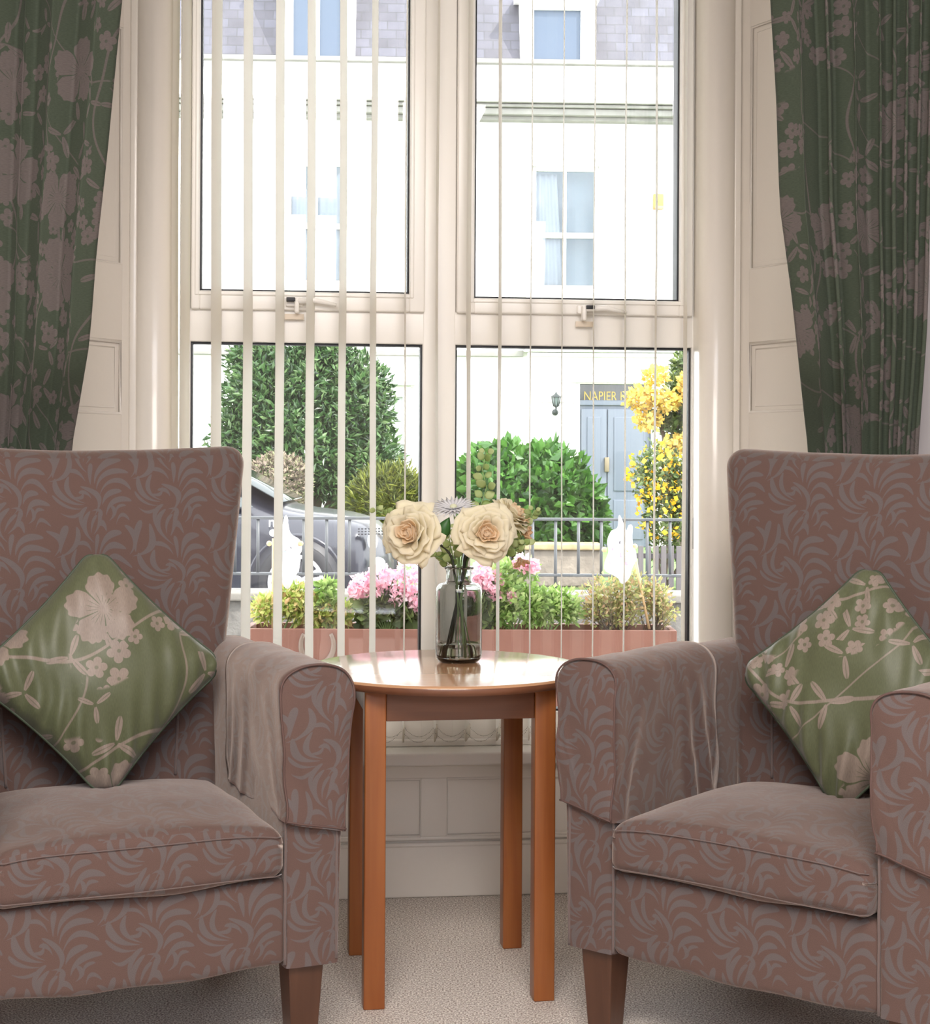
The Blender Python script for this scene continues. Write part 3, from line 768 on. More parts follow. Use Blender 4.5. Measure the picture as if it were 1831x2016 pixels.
# ------------------------------------------------------------------ vase
VB = P(903, 1290, 3.42); VX, VY = VB.x, 3.43
M['vase'] = bpy.data.materials.new('smoked_glass'); M['vase'].use_nodes = True
_b = M['vase'].node_tree.nodes['Principled BSDF']; _b.inputs['Transmission Weight'].default_value = 1; _b.inputs['Roughness'].default_value = .015
_b.inputs['IOR'].default_value = 1.45; _b.inputs['Base Color'].default_value = (.62, .64, .63, 1)
M['water'] = bpy.data.materials.new('water'); M['water'].use_nodes = True
_b = M['water'].node_tree.nodes['Principled BSDF']; _b.inputs['Transmission Weight'].default_value = 1; _b.inputs['Roughness'].default_value = 0
_b.inputs['IOR'].default_value = 1.33; _b.inputs['Base Color'].default_value = (.93, .90, .82, 1)
vase = empty('flower_vase', (VX, VY, TZ)); tag(vase, 'smoked glass bottle vase of cream roses standing on the round table', 'vase')
out = [(.001, 0), (.036, 0), (.044, .002), (.049, .008), (.0505, .018), (.0505, .153), (.049, .162), (.044, .1685), (.036, .1715), (.030, .173), (.0285, .176), (.0285, .198), (.031, .202), (.033, .2045), (.031, .2065)]
inn = [(.026, .2055), (.0255, .198), (.0255, .176), (.028, .1705), (.040, .167), (.0465, .160), (.048, .153), (.048, .018), (.045, .010), (.034, .007), (.001, .007)]
mb = MB(); mb.lathe(out+inn, n=64); mb.build('vase_body', M['vase'], vase)
mb = MB(); mb.lathe([(.001, .0072), (.034, .0072), (.0452, .0105), (.0478, .019), (.0478, .037), (.001, .037)], n=48); mb.build('water', M['water'], vase)

# ------------------------------------------------------------------ flowers
M['rose'] = mat('rose_petal', (.98, .93, .76), .7, .15, transl=.45)
M['rosein'] = mat('rose_petal_inner', (.98, .84, .64), .7, .15, transl=.5)
M['stem'] = mat('dark_stem', (.035, .04, .025), .5)
M['gstem'] = mat('green_stem', (.25, .38, .14), .5)
M['leafd'] = mat('dark_leaf', (.05, .17, .04), .4, transl=.3)
M['euc'] = mat('eucalyptus_leaf', (.30, .42, .14), .5, transl=.4, isl=[(.36, .50, .16), (.62, .70, .36), (.48, .58, .26)])
M['white'] = mat('white_petal', (.86, .86, .88), .6, transl=.3)
M['peach'] = mat('peach_petal', (.90, .66, .42), .6, transl=.4)
def orient(c, n):
    q = Vector(n).normalized().to_track_quat('Z', 'Y'); return Matrix.Translation(c) @ q.to_matrix().to_4x4()
def stem_path(top, k, bot):
    """from a blossom down through the neck to the vase bottom"""
    top = Vector(top); neck = Vector((VX + k[0], VY + k[1], TZ + .205)); foot = Vector((VX + bot[0], VY + bot[1], TZ + .012))
    pts = []
    for i in range(9):
        t = i/8; c = neck + Vector((0, 0, .05)); pts.append(top*(1-t)**2 + c*2*t*(1-t) + neck*t*t)
    for i in range(1, 7): pts.append(neck + (foot-neck)*(i/6))
    return pts
def petal(mb, phi, r0, r1, h, spread, z0, curl, seed, nu=12, nv=9):
    def f(a, b):
        s = a*2-1; t = b
        w = spread*(.45 + .55*math.sin(min(1, t*1.15)*math.pi/2))*(1 - .25*max(0, t-.75)/.25*abs(s))
        ang = phi + s*w
        rr = r0 + (r1-r0)*t**1.4 + curl*max(0, t-.6)**2*6*(.5+.5*abs(s))
        z = z0 + h*t*(1 - .18*s*s*t) - curl*max(0, t-.75)**2*5
        rr += .0030*math.sin(s*3+seed)*t + .0012*math.sin(s*9+seed*3)*t**3; z += .0032*math.sin(s*4+seed*2)*t*t + .0015*math.sin(s*11+seed)*t**4
        return (rr*math.cos(ang), rr*math.sin(ang), z)
    mb.grid(f, nu, nv)
def rose(label, c, nrm, R, k, bot, seed, leaf=None, group='cream roses in the vase'):
    rnd = random.Random(seed)
    t = empty('artificial_rose', (VX, VY, TZ)); tag(t, label, 'rose', group)
    inv = Matrix.Translation((-VX, -VY, -TZ)); Mo = orient(c, nrm)
    mb = MB()
    for i in range(9):
        q = i/9; petal(mb, i*2.4+seed, .003+.008*q, .005+.022*q, .044+.002*q, 1.7-.5*q, -.002, .0, seed+i)
    mb.ball((0, 0, .012), .019, 14, 10, (1, 1, 1.1)); mb.xf(inv @ Mo @ Matrix.Scale(R/.06, 4)); mb.build('inner_petals', M['rosein'] if False else M['rosein'], t, solid=.0006)
    mb = MB()
    for i in range(17):
        q = i/16; petal(mb, i*2.399+seed+rnd.uniform(-.2,.2), .010+.012*q, .030+.032*q, .047-.022*q**1.5, 1.05-.25*q, -.004-.012*q, .004+.009*q, seed*2+i)
    mb.xf(inv @ Mo @ Matrix.Scale(R/.06, 4)); mb.build('outer_petals', M['rose'], t, solid=.0006)
    sp = stem_path(Mo @ Vector((0, 0, -.012)), k, bot)
    mb = MB(); mb.tube([inv @ p for p in sp], .0028, 8); mb.build('stem', M['stem'], t)
    mb = MB()
    for j in range(5):
        a = j*1.256; mb.grid(lambda u, v, a=a: ((.006+.022*v)*math.cos(a+(u-.5)*.9*(1-v)), (.006+.022*v)*math.sin(a+(u-.5)*.9*(1-v)), -.016 - .008*v*v), 3, 4)
    mb.xf(inv @ Mo); mb.build('sepals', M['leafd'], t, solid=.0006)
    if leaf:
        mb = MB(); a, b = Vector(leaf[0]), Vector(leaf[1]); d = b-a; L = d.length; w = L*.27; sd = Vector((1, .5, .3)).cross(d).normalized() if False else d.cross(Vector((0, 1, 0))).normalized()
        def f(u, v):
            s = u*2-1; p = a + d*v + sd*s*w*math.sin(math.pi*min(.999, v**.8)) + Vector((0, -.006*(1-s*s)*math.sin(math.pi*v), 0)); return inv @ p
        mb.grid(f, 6, 10); mb.build('leaf', M['leafd'], t, solid=.0005)
    return t
r1 = P(814, 1052, 3.38); r2 = P(955, 1050, 3.37); r3 = P(1000, 1020, 3.44)
rose('large cream rose at the left of the vase', r1, (-.42, -1, .18), .064, (-.012, -.004), (.020, .010), 1, leaf=(P(862, 1065, 3.40), P(885, 1018, 3.40)))
rose('large cream rose in front of the smaller cream rose', r2, (.16, -1, .10), .061, (.010, -.006), (-.022, .006), 2)
rose('smaller cream rose half hidden at the right of the bouquet', r3, (.8, -.25, .85), .046, (.012, .006), (-.030, -.010), 3)
# gerbera
inv = Matrix.Translation((-VX, -VY, -TZ))
gb = empty('gerbera', (VX, VY, TZ)); tag(gb, 'white daisy shaped gerbera at the top of the bouquet between the roses', 'flower')
gc = P(893, 1000, 3.42); Mo = orient(gc, (-.08, -.42, 1)); mb = MB()
for ring_, (n, L, el) in enumerate(((24, .043, .10), (22, .036, .32), (16, .024, .6))):
    for i in range(n):
        a = 2*math.pi*i/n + ring_*.13
        def f(u, v, a=a, L=L, el=el):
            s = (u-.5)*.0085*math.sin(math.pi*min(.97, .12+v*.88)); r = .006 + L*v; z = L*v*el - .10*L*v*v
            return (r*math.cos(a)-s*math.sin(a), r*math.sin(a)+s*math.cos(a), z + .002*math.sin(u*math.pi))
        mb.grid(f, 2, 5)
mb.xf(inv @ Mo); mb.build('petals', M['white'], gb, solid=.0005)
mb = MB(); mb.ball((0, 0, .004), .008, 12, 8, (1, 1, .6)); mb.xf(inv @ Mo); mb.build('flower_centre', mat('gerbera_centre', (.70, .72, .50), .7), gb)
mb = MB(); mb.tube([inv @ p for p in stem_path(Mo @ Vector((0,0,-.002)), (0, .008), (.012, -.016))], .0026, 8); mb.build('stem', M['gstem'], gb)
# sprigs
def sprig(label, px_pts, D, lsz, k, bot, seed, n=10, name='eucalyptus_sprig', petals=False):
    rnd = random.Random(seed); t = empty(name, (VX, VY, TZ)); tag(t, label, 'foliage', 'leafy sprigs in the vase')
    pts = [P(x, y, D + .01*i) for i, (x, y) in enumerate(px_pts)]      # tip first
    path = pts + stem_path(pts[-1], k, bot)[2:]
    mb = MB(); mb.tube([inv @ p for p in path], .0014, 6); mb.build('stem', M['gstem'], t)
    mb = MB(); seg = pts
    for i in range(n):
        q = i/(n-1)*(len(seg)-1); a = min(int(q), len(seg)-2); p = seg[a].lerp(seg[a+1], q-a)
        for s in (-1, 1):
            L = lsz*rnd.uniform(.8, 1.2)*(.6+.4*q/(len(seg)-1)+.1); dr = Vector((s*rnd.uniform(.5, 1), rnd.uniform(-.7, .5), rnd.uniform(.1, .9))).normalized()
            nr = dr.cross(Vector((rnd.uniform(-.5, .5), 1, rnd.uniform(-.3, .3)))).normalized()
            mb.grid(lambda u, v: tuple(inv @ (p + dr*(.004+L*v) + nr*(u-.5)*L*.85*math.sin(math.pi*min(.98, .06+v*.94))**.7 + Vector((0, -.1*L*math.sin(math.pi*v), 0)))), 4, 5)
    mb.build('leaves', M['euc'], t, solid=.0004); return t
sprig('tall round leaved green sprig rising above the white gerbera', [(957, 890), (950, 925), (958, 960), (945, 1000)], 3.47, .023, (.004, .010), (.005, .02), 1, 7)
sprig('small green sprig reaching out left behind the left rose', [(742, 1006), (758, 1012), (780, 1020), (820, 1050)], 3.46, .019, (-.014, .008), (.03, .0), 2, 6)
sprig('green sprig reaching out to the right past the small rose', [(1052, 1005), (1045, 1020), (1030, 1035), (1010, 1060)], 3.44, .020, (.015, .004), (-.02, .02), 3, 9)
sprig('low green sprig under the right rose', [(1036, 1070), (1020, 1080), (1008, 1085), (985, 1095)], 3.40, .021, (.017, -.002), (-.03, .01), 4, 8)
sprig('short green sprig standing in the neck of the vase between the roses', [(885, 1040), (884, 1060), (888, 1080), (893, 1100)], 3.40, .020, (-.004, -.008), (.0, -.02), 5, 9)
sprig('short green sprig leaning left out of the neck of the vase', [(858, 1095), (868, 1100), (876, 1105), (884, 1112)], 3.43, .017, (-.012, -.004), (.02, -.01), 6, 6)
fl = empty('small_blossom', (VX, VY, TZ)); tag(fl, 'small peach blossom at the far right of the bouquet', 'flower')
mb = MB()
for j, (px, py) in enumerate(((1022, 1022), (1028, 1050), (1022, 1098))):
    c = P(px, py, 3.45 + .01*j); mm = MB()
    for i in range(7): petal(mm, i*.9+j, .003, .014+.002*(i % 2), .018, .6, 0, .002, i+j, 5, 5)
    mm.xf(inv @ orient(c, ((.6, -.4, .5), (.9, -.3, -.1), (.3, -.3, -.8))[j])); mm.build('petals', M['peach'], fl, solid=.0005)
mb = MB(); mb.tube([inv @ p for p in [P(1022, 1022, 3.45), P(1026, 1050, 3.46)] + stem_path(P(1020, 1090, 3.47), (.012, .012), (-.01, .03))], .0013, 6); mb.build('stem', M['gstem'], fl)

exec_exterior = True
# ================================================================== OUTSIDE
GZ = -.27
M['tarmac'] = mat('tarmac', (.20, .20, .21), .9, bump=(60, .3, .01), noise_=(3, .1))
M['pave'] = mat('paving', (.42, .41, .39), .9, noise_=(2, .1))
M['stone'] = mat('grey_stone', (.10, .093, .085), .9, bump=(30, .6, .02), noise_=(9, .35))
M['coping'] = mat('coping_stone', (.13, .12, .105), .8, noise_=(8, .1))
M['iron'] = mat('painted_iron', (.06, .065, .07), .45)
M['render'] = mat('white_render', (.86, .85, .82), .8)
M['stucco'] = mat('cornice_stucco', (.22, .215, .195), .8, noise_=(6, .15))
M['planter'] = mat('terracotta_paint', (.18, .075, .052), .6, noise_=(5, .12))
MB().box(-25, 25, 4.3, 9.2, GZ-.2, GZ).build('terrace_ground', M['pave'], kind='structure')
MB().box(-40, 40, 9.2, 16.6, GZ-.3, GZ-.06).build('road', M['tarmac'], kind='structure')
MB().box(-40, 40, 16.6, 40, GZ-.25, GZ).build('garden_ground', mat('lawn', (.10, .16, .05), .9, noise_=(4, .2)), kind='structure')
# front wall with railing
D1 = 7.6; wt = P(600, 1163, D1).z
wb = empty('garden_wall', (0, D1, 0)); tag(wb, 'low grey stone garden wall with pale coping below the iron railing', 'wall')
mb = MB(); mb.rbox(-4.5, 4.5, -.10, .12, GZ, wt-.04, .01); mb.build('wall_body', M['stone'], wb)
mb = MB(); mb.rbox(-4.5, 4.5, -.13, .15, wt-.04, wt, .01); mb.build('coping', M['coping'], wb)
rl = empty('iron_railing', (0, D1, 0)); tag(rl, 'dark iron railing with two rails and upright bars on the low wall', 'railing')
zr1, zr2 = P(915, 1021, D1).z, P(915, 1131, D1).z
for z in (zr1, zr2):
    mb = MB(); mb.rbox(-4.5, 4.5, -.012, .012, z-.008, z+.006, .003); mb.build('rail', M['iron'], rl)
x = P(643, 1080, D1).x - 34*.1105
for i in range(80):
    xb = x + i*.1105
    mb = MB(); mb.tube([(xb, 0, wt-.02 if i % 4 == 0 else zr2), (xb, 0, zr1)], .0075, 8); mb.build('bar', M['iron'], rl)

# planter
D2 = 4.80; pl = empty('planter_box', (0, D2, 0)); tag(pl, 'long terracotta coloured wooden planter outside the window', 'planter')
xl, xr = P(478, 1240, D2).x, P(1333, 1240, D2).x; zt2 = P(915, 1240, D2).z; zb2 = zt2 - .30; dp = .20
mb = MB(); t_ = .018
mb.rbox(xl, xr, 0, t_, zb2, zt2, .002); mb.rbox(xl, xr, dp-t_, dp, zb2, zt2, .002); mb.rbox(xl, xl+t_, t_, dp-t_, zb2, zt2, .002); mb.rbox(xr-t_, xr, t_, dp-t_, zb2, zt2, .002); mb.box(xl+t_, xr-t_, t_, dp-t_, zb2, zb2+.02)
mb.build('box_sides', M['planter'], pl)
mb = MB(); mb.box(xl+t_, xr-t_, t_, dp-t_, zb2+.02, zt2-.03); mb.build('soil', mat('soil', (.09, .06, .04), .95, bump=(60, .8, .01)), pl)
mb = MB()
for xx in (xl+.1, xr-.1, 0): mb.box(xx-.05, xx+.05, .01, dp-.01, zb2-.001-(zb2-GZ), zb2)
mb.build('foot', M['stone'], pl)
hc = P(625, 1262, D2); hpts = []
for i in range(25):
    a = R_(-215 + 250*i/24) ; hpts.append((hc.x + .050*math.cos(a), -.006, hc.z - .012 + .060*math.sin(a)))
mb = MB(); mb.tube(hpts, [.006+.004*math.sin(math.pi*i/24) for i in range(25)], 8); mb.v = [(x, -.001 + (y+.006)*.5 - .004, z) for x, y, z in mb.v]
mb.build('horseshoe', mat('rusty_iron', (.20, .15, .12), .6, metal=.3), pl)

def leafcloud(mb, blobs, n, size, seed, aspect=.45, shell=.55, up=.2, jit=1.0):
    rnd = random.Random(seed); tot = sum(b[1][0]*b[1][2] for b in blobs)
    for (c, r) in blobs:
        m = int(n*r[0]*r[2]/tot)
        for _ in range(m):
            d = Vector((rnd.gauss(0, 1), rnd.gauss(0, 1), rnd.gauss(0, 1)))
            if d.length < 1e-3: continue
            d.normalize(); k = (shell + (1-shell)*rnd.random())*(1 + .10*math.sin(d.x*7+seed)*math.cos(d.z*6+d.y*5)) * rnd.uniform(.92, 1.06)
            p = Vector((c[0]+d.x*r[0]*k, c[1]+d.y*r[1]*k, c[2]+d.z*r[2]*k))
            L = size*rnd.uniform(.6, 1.3); t = (d*.6*jit + Vector((rnd.gauss(0, .6), rnd.gauss(0, .6), rnd.gauss(0, .6)+up))).normalized()
            s = t.cross(d + Vector((rnd.gauss(0, .4), rnd.gauss(0, .4), rnd.gauss(0, .4)))).normalized()*L*aspect*.5
            nn = t.cross(s).normalized()*L*.08
            mid = p + t*L*.5
            mb.add([p, mid+s+nn, p+t*L, mid-s+nn], [(0, 1, 2), (0, 2, 3)], False)
def stems(mb, base, tips, r, seed):
    rnd = random.Random(seed)
    for tp in tips:
        a, b = Vector(base) + Vector((rnd.uniform(-.02, .02), rnd.uniform(-.02, .02), 0)), Vector(tp); m = a.lerp(b, .5) + Vector((rnd.uniform(-1, 1), rnd.uniform(-1, 1), 0))*(b-a).length*.08
        mb.tube([a, a.lerp(m, .6), m, b.lerp(m, .4), b], [r, r*.85, r*.7, r*.5, r*.3], 5)
def at(px, py, D): p = P(px, py, D); return (p.x, p.y, p.z)
def pr(w, D): return w*D/F
def shrub(name, label, cat, blobs_px, D, n, size, material, stemmat=None, base=None, seed=1, group=None, aspect=.45, shell=.55, stem_r=.02, depth=1.0, up=.2, extra=None):
    t = empty(name); 
    bl = [(at(x, y, D + dz), (pr(rx, D), pr(min(rx, ry), D)*depth, pr(ry, D))) for (x, y, rx, ry, dz) in blobs_px]
    mb = MB(); leafcloud(mb, bl, n, size, seed, aspect, shell, up)
    base = base or at(blobs_px[0][0], 1150, D)
    base = Vector(base); t.location = base; tr = Matrix.Translation(-base)
    mb.xf(tr); mb.build('foliage', material, t)
    sm = MB(); stems(sm, base, [b[0] for b in bl], stem_r, seed); 
    if extra: extra(sm)
    sm.xf(tr); sm.build('stem', stemmat or M['bark'], t)
    tag(t, label, cat, group); return t
M['bark'] = mat('bark', (.10, .075, .055), .9)
M['bay'] = mat('bay_leaf', (.1,.2,.05), .35, transl=.3, isl=[(.010, .028, .010), (.028, .075, .02), (.065, .14, .04), (.15, .23, .09)])
M['hyd'] = mat('hydrangea_leaf', (.1,.2,.05), .4, transl=.3, isl=[(.014, .05, .008), (.04, .125, .018), (.085, .21, .032), (.03, .10, .014)])
M['conif'] = mat('conifer_leaf', (.2,.2,.05), .6, transl=.3, isl=[(.03, .045, .008), (.10, .125, .015), (.21, .23, .03)])
M['brown'] = mat('brown_shrub_leaf', (.2,.16,.1), .8, isl=[(.10, .08, .06), (.20, .15, .11), (.16, .18, .08)])
M['yel'] = mat('yellow_blossom', (.9,.65,.12), .6, transl=.35, isl=[(.62, .38, .05), (.75, .55, .14), (.45, .42, .12)])
M['ora'] = mat('orange_blossom', (.95,.6,.05), .6, transl=.3, isl=[(.80, .38, .01), (.85, .55, .04)])
M['olive'] = mat('olive_leaf', (.1,.2,.05), .6, transl=.3, isl=[(.035, .06, .02), (.09, .14, .04), (.18, .23, .07)])
M['lime'] = mat('lime_leaf', (.3,.4,.1), .5, transl=.4, isl=[(.22, .32, .06), (.45, .55, .12), (.60, .60, .22), (.65, .42, .22)])
M['fresh'] = mat('fresh_leaf', (.3,.4,.1), .5, transl=.4, isl=[(.16, .30, .06), (.34, .50, .14), (.50, .60, .26)])
M['twig'] = mat('twiggy_leaf', (.3,.3,.1), .6, transl=.3, isl=[(.24, .22, .10), (.40, .46, .14), (.58, .36, .22), (.30, .30, .12), (.55, .58, .22)])
M['pink'] = mat('geranium_petal', (.9,.5,.6), .6, transl=.4, isl=[(.90, .42, .55), (.95, .66, .74), (.96, .80, .85)])

# shrubs across the road
def G(D): return GZ
def ground(px, D): q = P(px, 900, D); return (q.x, q.y, GZ)
shrub('bay_tree', 'tall dark green bay tree in front of the white house, left of its door', 'tree',
      [(520, 790, 85, 110, 0), (600, 760, 95, 95, 0), (690, 800, 90, 110, 0), (590, 880, 120, 110, -.2), (700, 920, 100, 90, 0), (480, 880, 70, 90, 0), (640, 700, 60, 50, 0), (500, 710, 55, 45, 0)], 20.0, 34000, .115, M['bay'], base=ground(600, 20), seed=3, aspect=.34, shell=.45, stem_r=.09)
shrub('round_shrub', 'brown clipped round shrub behind the parked car', 'shrub', [(548, 955, 62, 60, 0)], 17.8, 3500, .06, M['brown'], base=ground(548, 17.8), seed=4, shell=.9, stem_r=.04)
shrub('conifer_shrub', 'low yellow green feathery conifer beside the bay tree', 'shrub', [(765, 985, 75, 65, 0), (720, 1010, 40, 45, 0), (810, 1000, 40, 55, 0)], 18.0, 7000, .13, M['conif'], base=ground(765, 18), seed=5, aspect=.16, shell=.7, stem_r=.04, up=.5)
shrub('hydrangea_bush', 'bright green broad leaved bush on the low wall left of the blue door', 'shrub',
      [(985, 960, 85, 90, 0), (1080, 965, 80, 85, 0), (1140, 1010, 45, 70, 0), (1030, 1030, 100, 60, -.1), (930, 1000, 55, 90, .1), (1165, 1040, 25, 40, 0)], 17.5, 6800, .135, M['hyd'], base=ground(1040, 17.5), seed=6, aspect=.66, shell=.75, stem_r=.05)
yb = [(1290, 740, 26, 18, 0), (1262, 785, 32, 24, 0), (1310, 790, 30, 22, 0), (1275, 830, 28, 16, 0), (1352, 760, 16, 28, 0), (1350, 870, 20, 22, 0), (1320, 885, 22, 20, 0), (1400, 790, 40, 60, 0)]
t = shrub('yellow_flowering_tree', 'tree heavy with yellow blossom at the right of the house door', 'tree', [(1340, 790, 34, 60, .1), (1345, 720, 26, 30, .1), (1330, 850, 26, 34, .1), (1400, 800, 60, 110, .1), (1300, 825, 30, 20, .1)], 17.5, 3900, .09, M['olive'], base=ground(1352, 17.5), seed=7, stem_r=.06, shell=.3)
mb = MB(); leafcloud(mb, [(at(x, y, 17.35), (pr(a, 17.35), pr(a, 17.35), pr(b, 17.35))) for x, y, a, b, _ in yb], 3200, .062, 8, .8, .6)
mb.xf(Matrix.Translation(-t.location)); mb.build('blossom', M['yel'], t)
t = shrub('kerria_bush', 'loose bush dotted with small orange yellow flowers under the yellow tree', 'shrub', [(1290, 940, 50, 70, 0), (1310, 1030, 45, 90, 0), (1350, 960, 40, 80, 0), (1400, 1000, 50, 90, 0)], 16.75, 4200, .07, M['olive'], base=ground(1310, 16.75), seed=9, stem_r=.025, shell=.35)
mb = MB(); leafcloud(mb, [(at(x, y, 16.7), (pr(a, 16.7), pr(a, 16.7), pr(b, 16.7))) for x, y, a, b in ((1288, 930, 50, 62), (1300, 1000, 48, 70), (1345, 960, 40, 70))], 420, .058, 10, .95, .8)
mb.xf(Matrix.Translation(-t.location)); mb.build('blossom', M['ora'], t)
# low wall on the far side
D3 = 16.62; gw = empty('garden_wall', (0, D3, 0)); tag(gw, 'low sandy stone garden wall under the bright green bush across the road', 'wall')
mb = MB(); mb.rbox(P(1040, 0, D3).x, P(1188, 0, D3).x, 0, .3, GZ, P(1100, 1082, D3).z, .03, k=2); mb.build('wall_body', mat('sandstone', (.17, .145, .115), .9, noise_=(5, .25), bump=(20, .5, .02)), gw)
mb = MB(); mb.rbox(P(1036, 0, D3).x, P(1190, 0, D3).x, -.04, .34, P(1100, 1083, D3).z, P(1100, 1070, D3).z, .02, k=2); mb.build('coping', mat('mossy_coping', (.30, .23, .12), .9, noise_=(12, .3)), gw)
fe = empty('garden_fence', (0, 16.3, 0)); tag(fe, 'dark slatted garden gate and fence under the orange flowered bush', 'fence')
for i in range(9):
    xx = P(1262 + i*15, 0, 16.3).x; mb = MB(); mb.rbox(xx, xx+.055, 0, .02, GZ, P(1300, 1075, 16.3).z, .004); mb.build('paling', mat('fence_wood', (.09, .08, .08), .8) if i == 0 else bpy.data.materials['fence_wood'], fe)
mb = MB(); mb.box(P(1258, 0, 16.3).x, P(1400, 0, 16.3).x, .02, .05, P(1300, 1100, 16.3).z, P(1300, 1090, 16.3).z); mb.build('fence_rail', bpy.data.materials['fence_wood'], fe)

# planter plants
PY = D2 + .10
def base_in(px): q = P(px, 1245, PY); return (q.x, PY, zt2-.035)
def pplant(label, blobs, n, size, m_, px, seed, aspect=.5, shell=.3, name='planter_shrub', cat='plant', group='leafy plants in the planter', stem_r=.0035, twigs=0):
    def ex(sm):
        rnd = random.Random(seed)
        for _ in range(twigs):
            b = rnd.choice(blobs); q = at(b[0]+rnd.uniform(-b[2], b[2]), b[1]+rnd.uniform(-b[3], b[3]*.5), PY+rnd.uniform(-.05, .05)); stems(sm, base_in(px), [q], .0018, rnd.randint(0, 999))
    return shrub(name, label, cat, [(b[0], b[1]-5, b[2]*1.08, b[3]*1.15, 0) for b in blobs], PY, int(n*1.15), size*1.3, m_, base=base_in(px), seed=seed, group=group, aspect=aspect, shell=shell, stem_r=stem_r, extra=ex, depth=.8, stemmat=M['gstem'] if not twigs else M['bark'])
pplant('bushy lime green plant at the left end of the planter', [(530, 1205, 36, 26), (575, 1190, 38, 36), (610, 1205, 35, 28)], 1500, .018, M['lime'], 560, 21)
pplant('small upright plant with yellow tinged top between the left plants', [(645, 1165, 16, 16), (648, 1195, 22, 20)], 260, .026, M['fresh'], 648, 22, .6)
pplant('red and green leaved plant left of the pink geranium', [(635, 1210, 35, 24), (668, 1215, 28, 20)], 800, .018, M['lime'], 640, 23)
pplant('tall loose green plant right of the vase in the planter', [(1000, 1150, 30, 40), (1020, 1190, 50, 38), (985, 1205, 35, 30), (1045, 1130, 14, 18)], 1100, .022, M['fresh'], 1010, 24)
pplant('rounded fresh green plant in the middle right of the planter', [(1090, 1195, 45, 32), (1060, 1215, 35, 22), (1120, 1210, 25, 24)], 1100, .018, M['fresh'], 1085, 25)
pplant('twiggy reddish tipped shrub near the right end of the planter', [(1190, 1180, 45, 42), (1240, 1170, 40, 42), (1215, 1215, 60, 25), (1170, 1210, 25, 25)], 1500, .014, M['twig'], 1210, 26, .5, .2, twigs=46)
pplant('sparse twiggy shrub at the far right end of the planter', [(1290, 1180, 32, 36), (1305, 1210, 28, 26)], 700, .014, M['twig'], 1285, 27, .5, .2, twigs=24)
def geranium(label, heads, px, seed, leaves):
    t = pplant(label, leaves, 420, .034, M['olive'], px, seed, .9, .3, 'pink_geranium', 'flower', 'pink geraniums in the planter')
    for (x, y, r) in heads:
        mb = MB(); q = at(x, y, PY-.03); leafcloud(mb, [(q, (pr(r, PY), pr(r, PY)*.8, pr(r, PY)*.85))], 130, .017, seed+int(x), .95, .6)
        mb.xf(Matrix.Translation(-t.location)); mb.build('flower_head', M['pink'], t)
        mb = MB(); stems(mb, t.location, [q], .0022, seed); mb.xf(Matrix.Translation(-t.location)); mb.build('flower_stalk', M['gstem'], t)
geranium('pink geranium at the left of the window mullion', [(712, 1148, 20), (745, 1130, 20), (735, 1162, 16), (775, 1142, 22), (805, 1125, 22), (815, 1160, 20), (785, 1172, 20), (822, 1190, 14), (700, 1165, 12)], 775, 31, [(760, 1200, 45, 28), (805, 1205, 35, 28), (725, 1205, 25, 26)])
geranium('pink geranium just behind the vase', [(945, 1125, 18), (965, 1145, 20), (938, 1150, 16), (1030, 1108, 16), (1048, 1115, 10), (972, 1168, 12), (1008, 1175, 6)], 950, 32, [(950, 1195, 30, 30)])

